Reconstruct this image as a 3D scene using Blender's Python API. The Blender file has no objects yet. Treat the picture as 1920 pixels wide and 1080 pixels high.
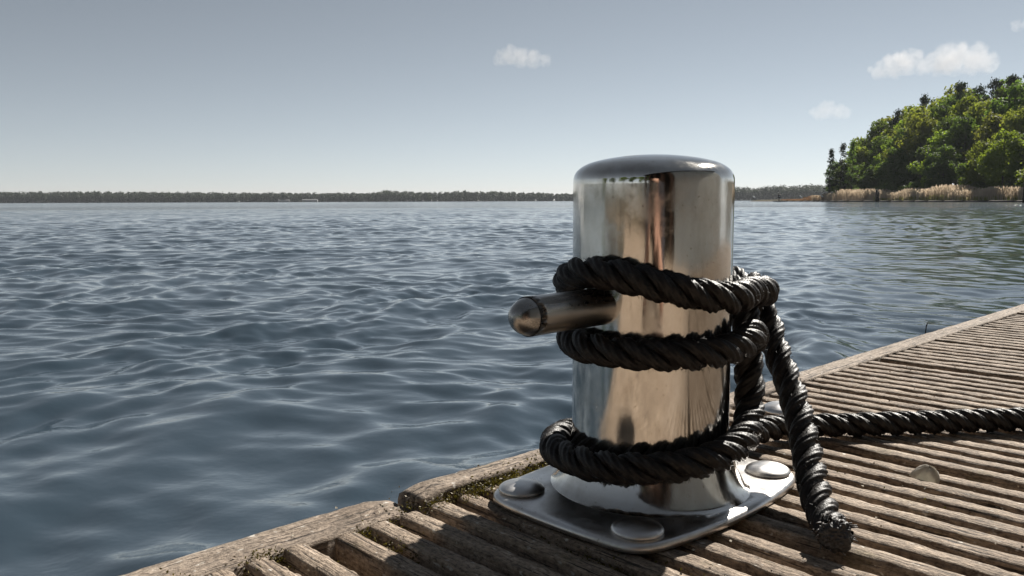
import bpy, bmesh, math, random
import numpy as np
from mathutils import Vector, Matrix, noise as mnoise

sc = bpy.context.scene
COL = sc.collection
PI = math.pi
rad = math.radians

# ------------------------------------------------------------------ camera
CAM_H = 0.215                       # camera height above the deck (deck top = z 0)
cam_d = bpy.data.cameras.new('camera')
cam = bpy.data.objects.new('camera', cam_d)
COL.objects.link(cam)
cam_d.sensor_width = 36.0
cam_d.lens = 36.0 * 1550 / 1920
cam_d.clip_start = 0.02
cam_d.clip_end = 9000
_p = math.atan((540 - 376.8) / 1550)
_F = Vector((0, math.cos(_p), -math.sin(_p)))
_R0 = Vector((1, 0, 0))
_U0 = Vector((0, math.sin(_p), math.cos(_p)))
_roll = 0.0035
_U = (_U0 + _R0 * _roll).normalized()
_R = (_R0 - _U0 * _roll).normalized()
_m = Matrix((( _R.x, _U.x, -_F.x, 0), (_R.y, _U.y, -_F.y, 0), (_R.z, _U.z, -_F.z, CAM_H), (0, 0, 0, 1)))
cam.matrix_world = _m
sc.camera = cam

# ------------------------------------------------------------------ light
SUN_AZ, SUN_EL = 39.5, 40.0         # azimuth clockwise from +Y (the view direction)
world = bpy.data.worlds.new('World')
sc.world = world
world.use_nodes = True
wn = world.node_tree
wn.nodes.clear()
w_out = wn.nodes.new('ShaderNodeOutputWorld')
w_bg = wn.nodes.new('ShaderNodeBackground')
w_sky = wn.nodes.new('ShaderNodeTexSky')
w_sky.sky_type = 'NISHITA'
w_sky.sun_disc = False
w_sky.sun_elevation = rad(SUN_EL)
w_sky.sun_rotation = rad(SUN_AZ)
w_sky.altitude = 5000
w_sky.air_density = 1.0
w_sky.dust_density = 0.35
w_sky.ozone_density = 1.4
w_hs = wn.nodes.new('ShaderNodeHueSaturation')
w_hs.inputs['Hue'].default_value = 0.468
w_hs.inputs['Saturation'].default_value = 0.52
w_hs.inputs['Value'].default_value = 1.0
# contrasty late-spring sky: steeper fall-off from horizon to zenith, slightly cool
w_n = wn.nodes.new('ShaderNodeMix'); w_n.data_type = 'RGBA'; w_n.blend_type = 'MULTIPLY'; w_n.inputs[0].default_value = 1.0
w_n.inputs[7].default_value = (0.162, 0.1562, 0.1550, 1)
w_g = wn.nodes.new('ShaderNodeGamma'); w_g.inputs['Gamma'].default_value = 1.0
w_m = wn.nodes.new('ShaderNodeMix'); w_m.data_type = 'RGBA'; w_m.blend_type = 'MULTIPLY'; w_m.inputs[0].default_value = 1.0
w_m.inputs[7].default_value = (3.74, 3.52, 3.46, 1)
wn.links.new(w_sky.outputs[0], w_hs.inputs['Color'])
wn.links.new(w_hs.outputs[0], w_n.inputs[6])
wn.links.new(w_n.outputs[2], w_g.inputs['Color'])
wn.links.new(w_g.outputs[0], w_m.inputs[6])
wn.links.new(w_m.outputs[2], w_bg.inputs[0])
w_bg.inputs[1].default_value = 0.07
wn.links.new(w_bg.outputs[0], w_out.inputs[0])

sun_d = bpy.data.lights.new('sun', 'SUN')
sun_d.energy = 4.0
sun_d.angle = rad(0.53)
sun_d.color = (1.0, 0.95, 0.87)
sun = bpy.data.objects.new('sun', sun_d)
COL.objects.link(sun)
_sd = Vector((math.sin(rad(SUN_AZ)) * math.cos(rad(SUN_EL)), math.cos(rad(SUN_AZ)) * math.cos(rad(SUN_EL)), math.sin(rad(SUN_EL))))
sun.rotation_euler = _sd.to_track_quat('Z', 'Y').to_euler()
sun.location = (30, 30, 60)

sc.view_settings.view_transform = 'Standard'
sc.view_settings.look = 'None'
sc.view_settings.gamma = 1.0
sc.view_settings.exposure = 1.08
sc.view_settings.use_curve_mapping = False
sc.render.engine = 'CYCLES'
cy = sc.cycles
cy.max_bounces = 8
cy.diffuse_bounces = 3
cy.glossy_bounces = 4
cy.transmission_bounces = 3
cy.transparent_max_bounces = 8
cy.volume_bounces = 2
cy.caustics_reflective = False
cy.caustics_refractive = False
cy.use_denoising = True
cy.sample_clamp_indirect = 6.0

# ------------------------------------------------------------------ helpers
def tag(o, label=None, cat=None, group=None, kind=None):
    if label: o['label'] = label
    if cat: o['category'] = cat
    if group: o['group'] = group
    if kind: o['kind'] = kind
    return o

def empty(name, loc, rz=0.0):
    o = bpy.data.objects.new(name, None)
    COL.objects.link(o)
    o.location = loc
    o.rotation_euler = (0, 0, rz)
    o.empty_display_size = 0.05
    return o

def link(name, me, mat=None, parent=None, smooth=True):
    o = bpy.data.objects.new(name, me)
    COL.objects.link(o)
    if mat is not None and len(me.materials) == 0:
        me.materials.append(mat)
    if smooth and len(me.polygons):
        me.polygons.foreach_set('use_smooth', [True] * len(me.polygons))
    if parent is not None:
        o.parent = parent
    return o

def mesh_np(name, verts, quads):
    """verts (n,3), quads (m,4) or (m,3) numpy -> mesh"""
    verts = np.asarray(verts, dtype=np.float32)
    quads = np.asarray(quads, dtype=np.int32)
    me = bpy.data.meshes.new(name)
    k = quads.shape[1]
    me.vertices.add(len(verts))
    me.vertices.foreach_set('co', verts.ravel())
    me.loops.add(quads.size)
    me.loops.foreach_set('vertex_index', quads.ravel())
    me.polygons.add(len(quads))
    me.polygons.foreach_set('loop_start', np.arange(0, quads.size, k, dtype=np.int32))
    me.polygons.foreach_set('loop_total', np.full(len(quads), k, dtype=np.int32))
    me.update(calc_edges=True)
    me.validate()
    return me

def grid_quads(nu, nv, wrap_v=False):
    i = np.arange(nu - 1)[:, None]
    jn = nv if wrap_v else nv - 1
    j = np.arange(jn)[None, :]
    j2 = (j + 1) % nv
    a = i * nv + j; b = i * nv + j2; c = (i + 1) * nv + j2; d = (i + 1) * nv + j
    return np.stack([a + 0 * d, b + 0 * a, c + 0 * a, d + 0 * a], -1).reshape(-1, 4)

def bm_mesh(name, bm):
    me = bpy.data.meshes.new(name)
    bm.normal_update()
    bm.to_mesh(me)
    bm.free()
    return me

def bm_box(bm, c, s, rz=0.0):
    r = bmesh.ops.create_cube(bm, size=1.0)
    M = Matrix.Translation(c) @ Matrix.Rotation(rz, 4, 'Z') @ Matrix.Diagonal((s[0], s[1], s[2], 1))
    bmesh.ops.transform(bm, matrix=M, verts=r['verts'])
    return r['verts']

def bm_cyl(bm, a, b, r1, r2, seg=12):
    a = Vector(a); b = Vector(b)
    d = b - a
    r = bmesh.ops.create_cone(bm, cap_ends=True, segments=seg, radius1=r1, radius2=r2, depth=d.length)
    M = Matrix.Translation((a + b) / 2) @ d.to_track_quat('Z', 'Y').to_matrix().to_4x4()
    bmesh.ops.transform(bm, matrix=M, verts=r['verts'])
    return r['verts']

def lathe(name, prof, seg=48, axis='Z', cap=True):
    prof = np.array(prof, dtype=float)
    n = len(prof)
    th = np.linspace(0, 2 * PI, seg, endpoint=False)
    v = np.zeros((n, seg, 3))
    v[..., 0] = prof[:, 0:1] * np.cos(th)
    v[..., 1] = prof[:, 0:1] * np.sin(th)
    v[..., 2] = prof[:, 1:2]
    q = grid_quads(n, seg, True)
    return mesh_np(name, v.reshape(-1, 3), q)

def smooth_curve(pts, n_per=24):
    """Catmull-Rom (centripetal) through pts"""
    P = [np.array(p, float) for p in pts]
    P = [2 * P[0] - P[1]] + P + [2 * P[-1] - P[-2]]
    out = []
    for i in range(1, len(P) - 2):
        p0, p1, p2, p3 = P[i - 1], P[i], P[i + 1], P[i + 2]
        t0 = 0.0
        t1 = t0 + max(1e-6, np.linalg.norm(p1 - p0)) ** 0.5
        t2 = t1 + max(1e-6, np.linalg.norm(p2 - p1)) ** 0.5
        t3 = t2 + max(1e-6, np.linalg.norm(p3 - p2)) ** 0.5
        for t in np.linspace(t1, t2, n_per, endpoint=False):
            A1 = (t1 - t) / (t1 - t0) * p0 + (t - t0) / (t1 - t0) * p1
            A2 = (t2 - t) / (t2 - t1) * p1 + (t - t1) / (t2 - t1) * p2
            A3 = (t3 - t) / (t3 - t2) * p2 + (t - t2) / (t3 - t2) * p3
            B1 = (t2 - t) / (t2 - t0) * A1 + (t - t0) / (t2 - t0) * A2
            B2 = (t3 - t) / (t3 - t1) * A2 + (t - t1) / (t3 - t1) * A3
            out.append((t2 - t) / (t2 - t1) * B1 + (t - t1) / (t2 - t1) * B2)
    out.append(P[-2])
    return np.array(out)

def resample(c, step):
    d = np.r_[0, np.cumsum(np.linalg.norm(np.diff(c, axis=0), axis=1))]
    n = int(d[-1] / step) + 1
    s = np.linspace(0, d[-1], n)
    return np.stack([np.interp(s, d, c[:, k]) for k in range(3)], -1), s

def frames(c):
    T = np.gradient(c, axis=0)
    T /= np.linalg.norm(T, axis=1, keepdims=True)
    N = np.zeros_like(c)
    n = np.cross(T[0], [0.3, 0.2, 1.0]); n /= np.linalg.norm(n)
    for i in range(len(c)):
        n = n - T[i] * np.dot(n, T[i]); n /= np.linalg.norm(n)
        N[i] = n
    return T, N, np.cross(T, N)

# ------------------------------------------------------------------ materials
def mat(name):
    m = bpy.data.materials.new(name)
    m.use_nodes = True
    nt = m.node_tree
    b = nt.nodes.get('Principled BSDF')
    return m, nt, b

def N(nt, t, **kw):
    n = nt.nodes.new(t)
    for k, v in kw.items():
        if k in n.inputs.keys():
            n.inputs[k].default_value = v
        else:
            setattr(n, k, v)
    return n

def ramp(nt, stops, interp='LINEAR'):
    n = nt.nodes.new('ShaderNodeValToRGB')
    cr = n.color_ramp
    cr.interpolation = interp
    while len(cr.elements) < len(stops):
        cr.elements.new(0.5)
    for el, (p, c) in zip(cr.elements, stops):
        el.position = p
        el.color = (*c, 1) if len(c) == 3 else c
    return n

def mapping(nt, scale=(1, 1, 1), coord='Object'):
    tc = nt.nodes.new('ShaderNodeTexCoord')
    mp = nt.nodes.new('ShaderNodeMapping')
    mp.inputs['Scale'].default_value = scale
    nt.links.new(tc.outputs[coord], mp.inputs[0])
    return mp

def mix(nt, fac, a, b, mode='MIX'):
    n = nt.nodes.new('ShaderNodeMix')
    n.data_type = 'RGBA'
    n.blend_type = mode
    for sock, val in ((n.inputs[0], fac), (n.inputs[6], a), (n.inputs[7], b)):
        if hasattr(val, 'node'):
            nt.links.new(val, sock)
        elif isinstance(val, (int, float)):
            sock.default_value = val
        else:
            sock.default_value = (*val, 1)
    return n.outputs[2]

def wood_mat(name, c1, c2, c3, moss=0.5):
    """grey-brown weathered hardwood, grain along local X"""
    m, nt, b = mat(name)
    L = nt.links.new
    mp = mapping(nt, (26, 170, 170))
    n1 = N(nt, 'ShaderNodeTexNoise', Scale=1.0, Detail=8.0, Roughness=0.72)
    L(mp.outputs[0], n1.inputs['Vector'])
    r1 = ramp(nt, [(0.28, c1), (0.52, c2), (0.72, c3)])
    L(n1.outputs[0], r1.inputs[0])
    # broad blotches
    mp2 = mapping(nt, (7, 14, 14))
    n2 = N(nt, 'ShaderNodeTexNoise', Scale=1.0, Detail=4.0, Roughness=0.6)
    L(mp2.outputs[0], n2.inputs['Vector'])
    r2 = ramp(nt, [(0.3, (0.62, 0.58, 0.55)), (0.7, (1.0, 1.0, 1.0))])
    L(n2.outputs[0], r2.inputs[0])
    col = mix(nt, 1.0, r1.outputs[0], r2.outputs[0], 'MULTIPLY')
    # dark grain cracks
    mp3 = mapping(nt, (16, 420, 420))
    n3 = N(nt, 'ShaderNodeTexNoise', Scale=1.0, Detail=3.0, Roughness=0.6)
    L(mp3.outputs[0], n3.inputs['Vector'])
    r3 = ramp(nt, [(0.36, (1, 1, 1)), (0.43, (0, 0, 0))])
    L(n3.outputs[0], r3.inputs[0])
    col = mix(nt, r3.outputs[0], col, (0.05, 0.038, 0.03))
    # coarse granular weathering
    mp6 = mapping(nt, (240, 380, 380))
    n6 = N(nt, 'ShaderNodeTexNoise', Scale=1.0, Detail=4.0, Roughness=0.7)
    L(mp6.outputs[0], n6.inputs['Vector'])
    r6 = ramp(nt, [(0.34, (0.42, 0.39, 0.37)), (0.50, (0.95, 0.95, 0.95)), (0.68, (1.35, 1.33, 1.30))])
    L(n6.outputs[0], r6.inputs[0])
    col = mix(nt, 1.0, col, r6.outputs[0], 'MULTIPLY')
    # pale lichen specks
    mp4 = mapping(nt, (120, 230, 230))
    n4 = N(nt, 'ShaderNodeTexNoise', Scale=1.0, Detail=2.0, Roughness=0.5)
    L(mp4.outputs[0], n4.inputs['Vector'])
    r4 = ramp(nt, [(0.66, (0, 0, 0)), (0.74, (1, 1, 1))])
    L(n4.outputs[0], r4.inputs[0])
    col = mix(nt, r4.outputs[0], col, (0.58, 0.54, 0.48))
    # algae patches
    mp5 = mapping(nt, (22, 40, 40))
    n5 = N(nt, 'ShaderNodeTexNoise', Scale=1.0, Detail=6.0, Roughness=0.7)
    L(mp5.outputs[0], n5.inputs['Vector'])
    r5 = ramp(nt, [(0.58, (0, 0, 0)), (0.74, (moss, moss, moss))])
    L(n5.outputs[0], r5.inputs[0])
    col = mix(nt, r5.outputs[0], col, (0.10, 0.085, 0.025))
    L(col, b.inputs['Base Color'])
    b.inputs['Roughness'].default_value = 0.78
    b.inputs['Specular IOR Level'].default_value = 0.35
    bp = N(nt, 'ShaderNodeBump', Strength=0.9, Distance=0.0018)
    add = N(nt, 'ShaderNodeMath', operation='ADD')
    L(n1.outputs[0], add.inputs[0]); L(n3.outputs[0], add.inputs[1])
    add2 = N(nt, 'ShaderNodeMath', operation='ADD'); L(add.outputs[0], add2.inputs[0]); L(n6.outputs[0], add2.inputs[1])
    L(add2.outputs[0], bp.inputs['Height'])
    L(bp.outputs[0], b.inputs['Normal'])
    return m

M_PLANK = wood_mat('weathered_decking', (0.135, 0.102, 0.076), (0.36, 0.287, 0.220), (0.63, 0.522, 0.42), 0.55)
M_EDGE = wood_mat('weathered_edge_timber', (0.15, 0.118, 0.09), (0.34, 0.278, 0.222), (0.56, 0.47, 0.39), 0.45)
M_OLDWOOD = wood_mat('dark_wet_timber', (0.025, 0.02, 0.016), (0.05, 0.04, 0.032), (0.09, 0.075, 0.06), 0.6)

def steel_mat(name, base, r0, r1, aniso_scale):
    m, nt, b = mat(name)
    L = nt.links.new
    b.inputs['Metallic'].default_value = 1.0
    mp = mapping(nt, aniso_scale)
    n1 = N(nt, 'ShaderNodeTexNoise', Scale=1.0, Detail=6.0, Roughness=0.65)
    L(mp.outputs[0], n1.inputs['Vector'])
    mr = N(nt, 'ShaderNodeMapRange')
    mr.inputs[1].default_value = 0.3; mr.inputs[2].default_value = 0.75
    mr.inputs[3].default_value = r0; mr.inputs[4].default_value = r1
    L(n1.outputs[0], mr.inputs[0])
    # rub marks and smudges: duller patches
    ns = N(nt, 'ShaderNodeTexNoise', Scale=26.0, Detail=7.0, Roughness=0.72)
    tcs = nt.nodes.new('ShaderNodeTexCoord'); L(tcs.outputs['Object'], ns.inputs['Vector'])
    ms_ = N(nt, 'ShaderNodeMapRange'); ms_.inputs[1].default_value = 0.50; ms_.inputs[2].default_value = 0.68; ms_.inputs[3].default_value = 0.0; ms_.inputs[4].default_value = 0.16
    L(ns.outputs[0], ms_.inputs[0])
    sm = N(nt, 'ShaderNodeMath', operation='ADD'); L(mr.outputs[0], sm.inputs[0]); L(ms_.outputs[0], sm.inputs[1])
    L(sm.outputs[0], b.inputs['Roughness'])
    mp2 = mapping(nt, (38, 38, 16))
    n2 = N(nt, 'ShaderNodeTexNoise', Scale=1.0, Detail=7.0, Roughness=0.7)
    L(mp2.outputs[0], n2.inputs['Vector'])
    r2 = ramp(nt, [(0.30, (base[0] * .72, base[1] * .69, base[2] * .65)), (0.5, (base[0] * .93, base[1] * .91, base[2] * .88)), (0.66, base)])
    L(n2.outputs[0], r2.inputs[0])
    # fine water spots
    v = N(nt, 'ShaderNodeTexNoise', Scale=330.0, Detail=2.0)
    tc = nt.nodes.new('ShaderNodeTexCoord'); L(tc.outputs['Object'], v.inputs['Vector'])
    r3 = ramp(nt, [(0.24, (0.62, 0.57, 0.52)), (0.32, (1, 1, 1))])
    L(v.outputs[0], r3.inputs[0])
    col = mix(nt, 1.0, r2.outputs[0], r3.outputs[0], 'MULTIPLY')
    L(col, b.inputs['Base Color'])
    bp = N(nt, 'ShaderNodeBump', Strength=0.10, Distance=0.001)
    L(n1.outputs[0], bp.inputs['Height'])
    L(bp.outputs[0], b.inputs['Normal'])
    return m

M_TUBE = steel_mat('polished_stainless', (0.72, 0.70, 0.67), 0.05, 0.15, (60, 60, 9))
M_PLATE = steel_mat('cast_stainless', (0.70, 0.69, 0.69), 0.27, 0.47, (60, 60, 60))
M_PIN = steel_mat('brushed_stainless', (0.44, 0.43, 0.42), 0.20, 0.36, (120, 120, 8))

def rope_mat():
    m, nt, b = mat('black_polypropylene')
    L = nt.links.new
    mp = mapping(nt, (240, 240, 240))
    n = N(nt, 'ShaderNodeTexNoise', Scale=1.0, Detail=4.0)
    L(mp.outputs[0], n.inputs['Vector'])
    r = ramp(nt, [(0.3, (0.005, 0.004, 0.0038)), (0.6, (0.014, 0.0105, 0.009)), (0.8, (0.050, 0.040, 0.034))])
    L(n.outputs[0], r.inputs[0])
    L(r.outputs[0], b.inputs['Base Color'])
    b.inputs['Roughness'].default_value = 0.5
    b.inputs['Specular IOR Level'].default_value = 0.42
    bp = N(nt, 'ShaderNodeBump', Strength=0.5, Distance=0.0008)
    mp2 = mapping(nt, (700, 700, 700))
    n2 = N(nt, 'ShaderNodeTexNoise', Scale=1.0, Detail=3.0)
    L(mp2.outputs[0], n2.inputs['Vector'])
    L(n2.outputs[0], bp.inputs['Height'])
    L(bp.outputs[0], b.inputs['Normal'])
    return m
M_ROPE = rope_mat()

def simple_mat(name, col, rough=0.7, spec=0.4, nscale=8.0, var=0.35, bump=0.2, bdist=0.01, metallic=0.0):
    m, nt, b = mat(name)
    L = nt.links.new
    mp = mapping(nt, (nscale,) * 3)
    n = N(nt, 'ShaderNodeTexNoise', Scale=1.0, Detail=6.0, Roughness=0.65)
    L(mp.outputs[0], n.inputs['Vector'])
    r = ramp(nt, [(0.3, tuple(c * (1 - var) for c in col)), (0.7, tuple(min(1, c * (1 + var)) for c in col))])
    L(n.outputs[0], r.inputs[0])
    L(r.outputs[0], b.inputs['Base Color'])
    b.inputs['Roughness'].default_value = rough
    b.inputs['Specular IOR Level'].default_value = spec
    b.inputs['Metallic'].default_value = metallic
    bp = N(nt, 'ShaderNodeBump', Strength=bump, Distance=bdist)
    L(n.outputs[0], bp.inputs['Height'])
    L(bp.outputs[0], b.inputs['Normal'])
    return m

def leaf_mat(name, dark, light, trans=0.45, tint=(1.5, 1.5, 0.5), nscale=0.35):
    m, nt, b = mat(name)
    L = nt.links.new
    out = nt.nodes.get('Material Output')
    mp = mapping(nt, (nscale,) * 3)
    n = N(nt, 'ShaderNodeTexNoise', Scale=1.0, Detail=5.0, Roughness=0.7)
    L(mp.outputs[0], n.inputs['Vector'])
    r = ramp(nt, [(0.32, dark), (0.68, light)])
    L(n.outputs[0], r.inputs[0])
    oi = nt.nodes.new('ShaderNodeObjectInfo')
    hs = nt.nodes.new('ShaderNodeHueSaturation')
    mr = N(nt, 'ShaderNodeMapRange'); mr.inputs[3].default_value = 0.488; mr.inputs[4].default_value = 0.515
    L(oi.outputs['Random'], mr.inputs[0]); L(mr.outputs[0], hs.inputs['Hue'])
    mr2 = N(nt, 'ShaderNodeMapRange'); mr2.inputs[3].default_value = 0.75; mr2.inputs[4].default_value = 1.3
    L(oi.outputs['Random'], mr2.inputs[0]); L(mr2.outputs[0], hs.inputs['Value'])
    L(r.outputs[0], hs.inputs['Color'])
    L(hs.outputs[0], b.inputs['Base Color'])
    b.inputs['Roughness'].default_value = 0.6
    b.inputs['Specular IOR Level'].default_value = 0.25
    tr = nt.nodes.new('ShaderNodeBsdfTranslucent')
    tcol = mix(nt, 1.0, hs.outputs[0], tint, 'MULTIPLY')
    L(tcol, tr.inputs[0])
    ms = nt.nodes.new('ShaderNodeMixShader')
    ms.inputs[0].default_value = trans
    L(b.outputs[0], ms.inputs[1]); L(tr.outputs[0], ms.inputs[2])
    L(ms.outputs[0], out.inputs[0])
    return m
M_LEAF_DARK = leaf_mat('dark_foliage', (0.046, 0.080, 0.026), (0.120, 0.170, 0.050), 0.58, (1.5, 1.5, 0.6))
M_LEAF_SPRING = leaf_mat('spring_foliage', (0.085, 0.130, 0.030), (0.205, 0.260, 0.062), 0.60, (1.6, 1.5, 0.5))
M_LEAF_BROWNISH = leaf_mat('young_oak_foliage', (0.088, 0.115, 0.036), (0.205, 0.235, 0.070), 0.60, (1.5, 1.35, 0.5))
M_NEEDLE = leaf_mat('pine_needles', (0.016, 0.030, 0.014), (0.040, 0.060, 0.026), 0.22, (1.3, 1.3, 0.6))
M_BARK = simple_mat('bark', (0.085, 0.065, 0.048), 0.9, 0.2, 3.0, 0.5, 0.6, 0.05)
M_FARLEAF = leaf_mat('far_wood_foliage', (0.018, 0.034, 0.020), (0.042, 0.064, 0.032), 0.30, (1.3, 1.3, 0.6), 0.06)
M_FARSOIL = simple_mat('shore_soil', (0.035, 0.04, 0.024), 0.95, 0.1, 0.05, 0.4)
M_REED = leaf_mat('dry_reed', (0.29, 0.240, 0.20), (0.48, 0.415, 0.355), 0.5, (1.1, 1.0, 0.85), 0.25)
M_REED_RUST = leaf_mat('rusty_reed', (0.17, 0.11, 0.075), (0.30, 0.20, 0.14), 0.45, (1.1, 1.0, 0.8), 0.25)
M_REED_GREEN = leaf_mat('fresh_reed', (0.10, 0.11, 0.02), (0.24, 0.25, 0.05), 0.45, (1.3, 1.3, 0.6), 0.4)
M_WHITE = simple_mat('white_paint', (0.72, 0.72, 0.70), 0.5, 0.4, 30, 0.1)

# ------------------------------------------------------------------ water
WZ = -0.385                           # mean lake level
def water():
    rng = np.random.RandomState(7)
    nw = 130
    lam = np.exp(np.linspace(math.log(0.06), math.log(3.5), nw)) * np.exp(rng.normal(0, 0.03, nw))
    main = math.atan2(-0.80, 0.42)
    th = main + rng.normal(0, 1, nw) * np.interp(np.log(lam), [math.log(.1), math.log(1.0), math.log(5)], [1.0, 0.82, 0.62])
    k = 2 * PI / lam
    # slope weight per wave
    sl = 0.032 * np.exp(-0.5 * ((np.log(lam) - math.log(0.27)) / 0.95) ** 2) + 0.0030
    amp = sl / k
    ph = rng.uniform(0, 2 * PI, nw)
    kx, ky = k * np.cos(th), k * np.sin(th)

    def disp(x, y, spacing):
        # gentle domain warp so crests do not run straight
        wx = x + 0.16 * np.sin(1.3 * y + 0.7 * x) + 0.10 * np.sin(2.9 * x - 1.1 * y + 1.0)
        wy = y + 0.16 * np.sin(1.1 * x - 0.9 * y + 2.0) + 0.10 * np.sin(2.3 * y + 1.7 * x)
        lee = 1.0 - 0.55 * np.clip((x - 0.8) / 3.0, 0, 1) * np.clip((26 - y) / 14.0, 0, 1)
        gust = 0.88 + 0.22 * np.sin(0.31 * x + 0.17 * y) * np.sin(0.13 * x - 0.23 * y + 1.0)
        z = np.zeros_like(x); dx = np.zeros_like(x); dy = np.zeros_like(x)
        for i in range(nw):
            att = np.clip((lam[i] / spacing - 2.2) / 2.0, 0, 1)
            if not att.any():
                continue
            a = kx[i] * wx + ky[i] * wy + ph[i]
            s = np.sin(a); c = np.cos(a)
            A = amp[i] * att * gust * lee
            z += A * c
            dx -= 0.2 * A * s * math.cos(th[i])
            dy -= 0.2 * A * s * math.sin(th[i])
        return dx, dy, z

    # rings in front of and around the camera, dense where the photograph looks
    r1 = np.exp(np.arange(math.log(0.35), math.log(75.0), 0.0042))
    r2 = np.exp(np.arange(math.log(75.0) + 0.012, math.log(1700.0), 0.02))
    rr = np.r_[r1, r2]
    t_front = np.linspace(rad(-44), rad(44), 620)
    t_side = np.linspace(rad(44), rad(316), 120)[1:-1]
    tt = np.r_[t_front, t_side]
    R, T = np.meshgrid(rr, tt, indexing='ij')
    x = R * np.sin(T); y = R * np.cos(T)
    front = np.abs((T + PI) % (2 * PI) - PI) <= rad(44.2)
    sp = np.where(front, R * 0.0042, R * 0.04)
    sp = np.where(R > 75, R * 0.02, sp)
    dx, dy, z = disp(x.ravel(), y.ravel(), sp.ravel())
    v = np.stack([x.ravel() + dx, y.ravel() + dy, WZ + z], -1)
    q = grid_quads(len(rr), len(tt), True)
    # close the centre
    me = mesh_np('water', v, q[:, ::-1])
    m, nt, b = mat('lake_water')
    L = nt.links.new
    b.inputs['Base Color'].default_value = (0.024, 0.040, 0.055, 1)
    b.inputs['IOR'].default_value = 1.9
    b.inputs['Specular IOR Level'].default_value = 0.5
    geo = nt.nodes.new('ShaderNodeNewGeometry')
    ln = N(nt, 'ShaderNodeVectorMath', operation='LENGTH')
    L(geo.outputs['Position'], ln.inputs[0])
    # fine ripples near, coarser chop beyond the dense grid
    mp = mapping(nt, (9.0, 9.0, 1.0))
    n1 = N(nt, 'ShaderNodeTexNoise', Scale=1.0, Detail=5.0, Roughness=0.55)
    L(mp.outputs[0], n1.inputs['Vector'])
    bp = N(nt, 'ShaderNodeBump', Strength=0.16, Distance=0.022)
    L(n1.outputs[0], bp.inputs['Height'])
    mp2 = mapping(nt, (0.45, 0.9, 1.0))
    n2 = N(nt, 'ShaderNodeTexNoise', Scale=1.0, Detail=7.0, Roughness=0.62)
    L(mp2.outputs[0], n2.inputs['Vector'])
    mr = N(nt, 'ShaderNodeMapRange')
    mr.inputs[1].default_value = 25; mr.inputs[2].default_value = 90
    mr.inputs[3].default_value = 0.0; mr.inputs[4].default_value = 0.75
    L(ln.outputs['Value'], mr.inputs[0])
    bp2 = N(nt, 'ShaderNodeBump', Distance=0.34)
    mpg = mapping(nt, (0.022, 0.006, 1.0))
    ng = N(nt, 'ShaderNodeTexNoise', Scale=1.0, Detail=5.0, Roughness=0.65)
    L(mpg.outputs[0], ng.inputs['Vector'])
    mg = N(nt, 'ShaderNodeMapRange'); mg.inputs[1].default_value = 0.35; mg.inputs[2].default_value = 0.65; mg.inputs[3].default_value = 0.35; mg.inputs[4].default_value = 1.25
    L(ng.outputs[0], mg.inputs[0])
    mu = N(nt, 'ShaderNodeMath', operation='MULTIPLY'); L(mr.outputs[0], mu.inputs[0]); L(mg.outputs[0], mu.inputs[1])
    L(mu.outputs[0], bp2.inputs['Strength'])
    L(n2.outputs[0], bp2.inputs['Height'])
    L(bp.outputs[0], bp2.inputs['Normal'])
    L(bp2.outputs[0], b.inputs['Normal'])
    mr3 = N(nt, 'ShaderNodeMapRange')
    mr3.inputs[1].default_value = 8; mr3.inputs[2].default_value = 120
    mr3.inputs[3].default_value = 0.03; mr3.inputs[4].default_value = 0.09
    L(ln.outputs['Value'], mr3.inputs[0])
    L(mr3.outputs[0], b.inputs['Roughness'])
    o = link('water', me, m)
    tag(o, 'choppy slate blue lake water reflecting the pale sky', kind='structure')
water()

# ------------------------------------------------------------------ shores (terrain)
def terrain(name, pts_fn, nu, nv, m, label):
    v = np.array([pts_fn(i / (nu - 1), j / (nv - 1)) for i in range(nu) for j in range(nv)])
    o = link(name, mesh_np(name, v, grid_quads(nu, nv)), m)
    tag(o, label, kind='structure')
    return o

def sstep(a, b, x):
    t = min(1, max(0, (x - a) / (b - a)))
    return t * t * (3 - 2 * t)

def hill_z(x, y):
    n = mnoise.noise(Vector((x * 0.03, y * 0.03, 0.0)))
    return WZ - 1.2 + 1.9 * sstep(100, 114, x) + 10.0 * sstep(116, 190, x) * sstep(345, 260, y) + n * 0.5 * sstep(110, 125, x)
terrain('hillside', lambda u, v: (98 + 150 * u, 60 + 320 * v, hill_z(98 + 150 * u, 60 + 320 * v)), 40, 70,
        simple_mat('forest_floor', (0.06, 0.05, 0.028), 0.95, 0.1, 0.4, 0.5, 0.5, 0.3), 'low wooded hillside rising behind the reed bed')

def far_shore_y(x):
    return 1480 - 0.42 * max(0, x - 60) + 26 * math.sin(x * 0.011) + 12 * math.sin(x * 0.037 + 1)
terrain('far_shore', lambda u, v: (-1650 + 3300 * u, far_shore_y(-1650 + 3300 * u) + 420 * v - 6, WZ - 0.8 + 2.2 * sstep(0.03, 0.16, v)), 120, 8,
        M_FARSOIL, 'low far shore of the lake')
# ground under and behind the whole scene, reaching the horizon
terrain('lake_bed', lambda u, v: (-6000 + 12000 * u, -6000 + 12000 * v, WZ - 1.4), 3, 3, M_FARSOIL, 'lake bed and flat land out to the horizon')
def bank_z(y):
    return WZ - 1.3 + 1.9 * sstep(-5.0, -7.5, y) + 1.2 * sstep(-12, -40, y)
terrain('bank', lambda u, v: (-45 + 90 * u, -4.6 - 60 * v, bank_z(-4.6 - 60 * v) + 0.1 * mnoise.noise(Vector((u * 30, v * 30, 3)))), 30, 30,
        simple_mat('bank_soil', (0.075, 0.062, 0.042), 0.9, 0.1, 1.2, 0.4, 0.6, 0.1), 'bare earth bank behind the jetty')

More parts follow.
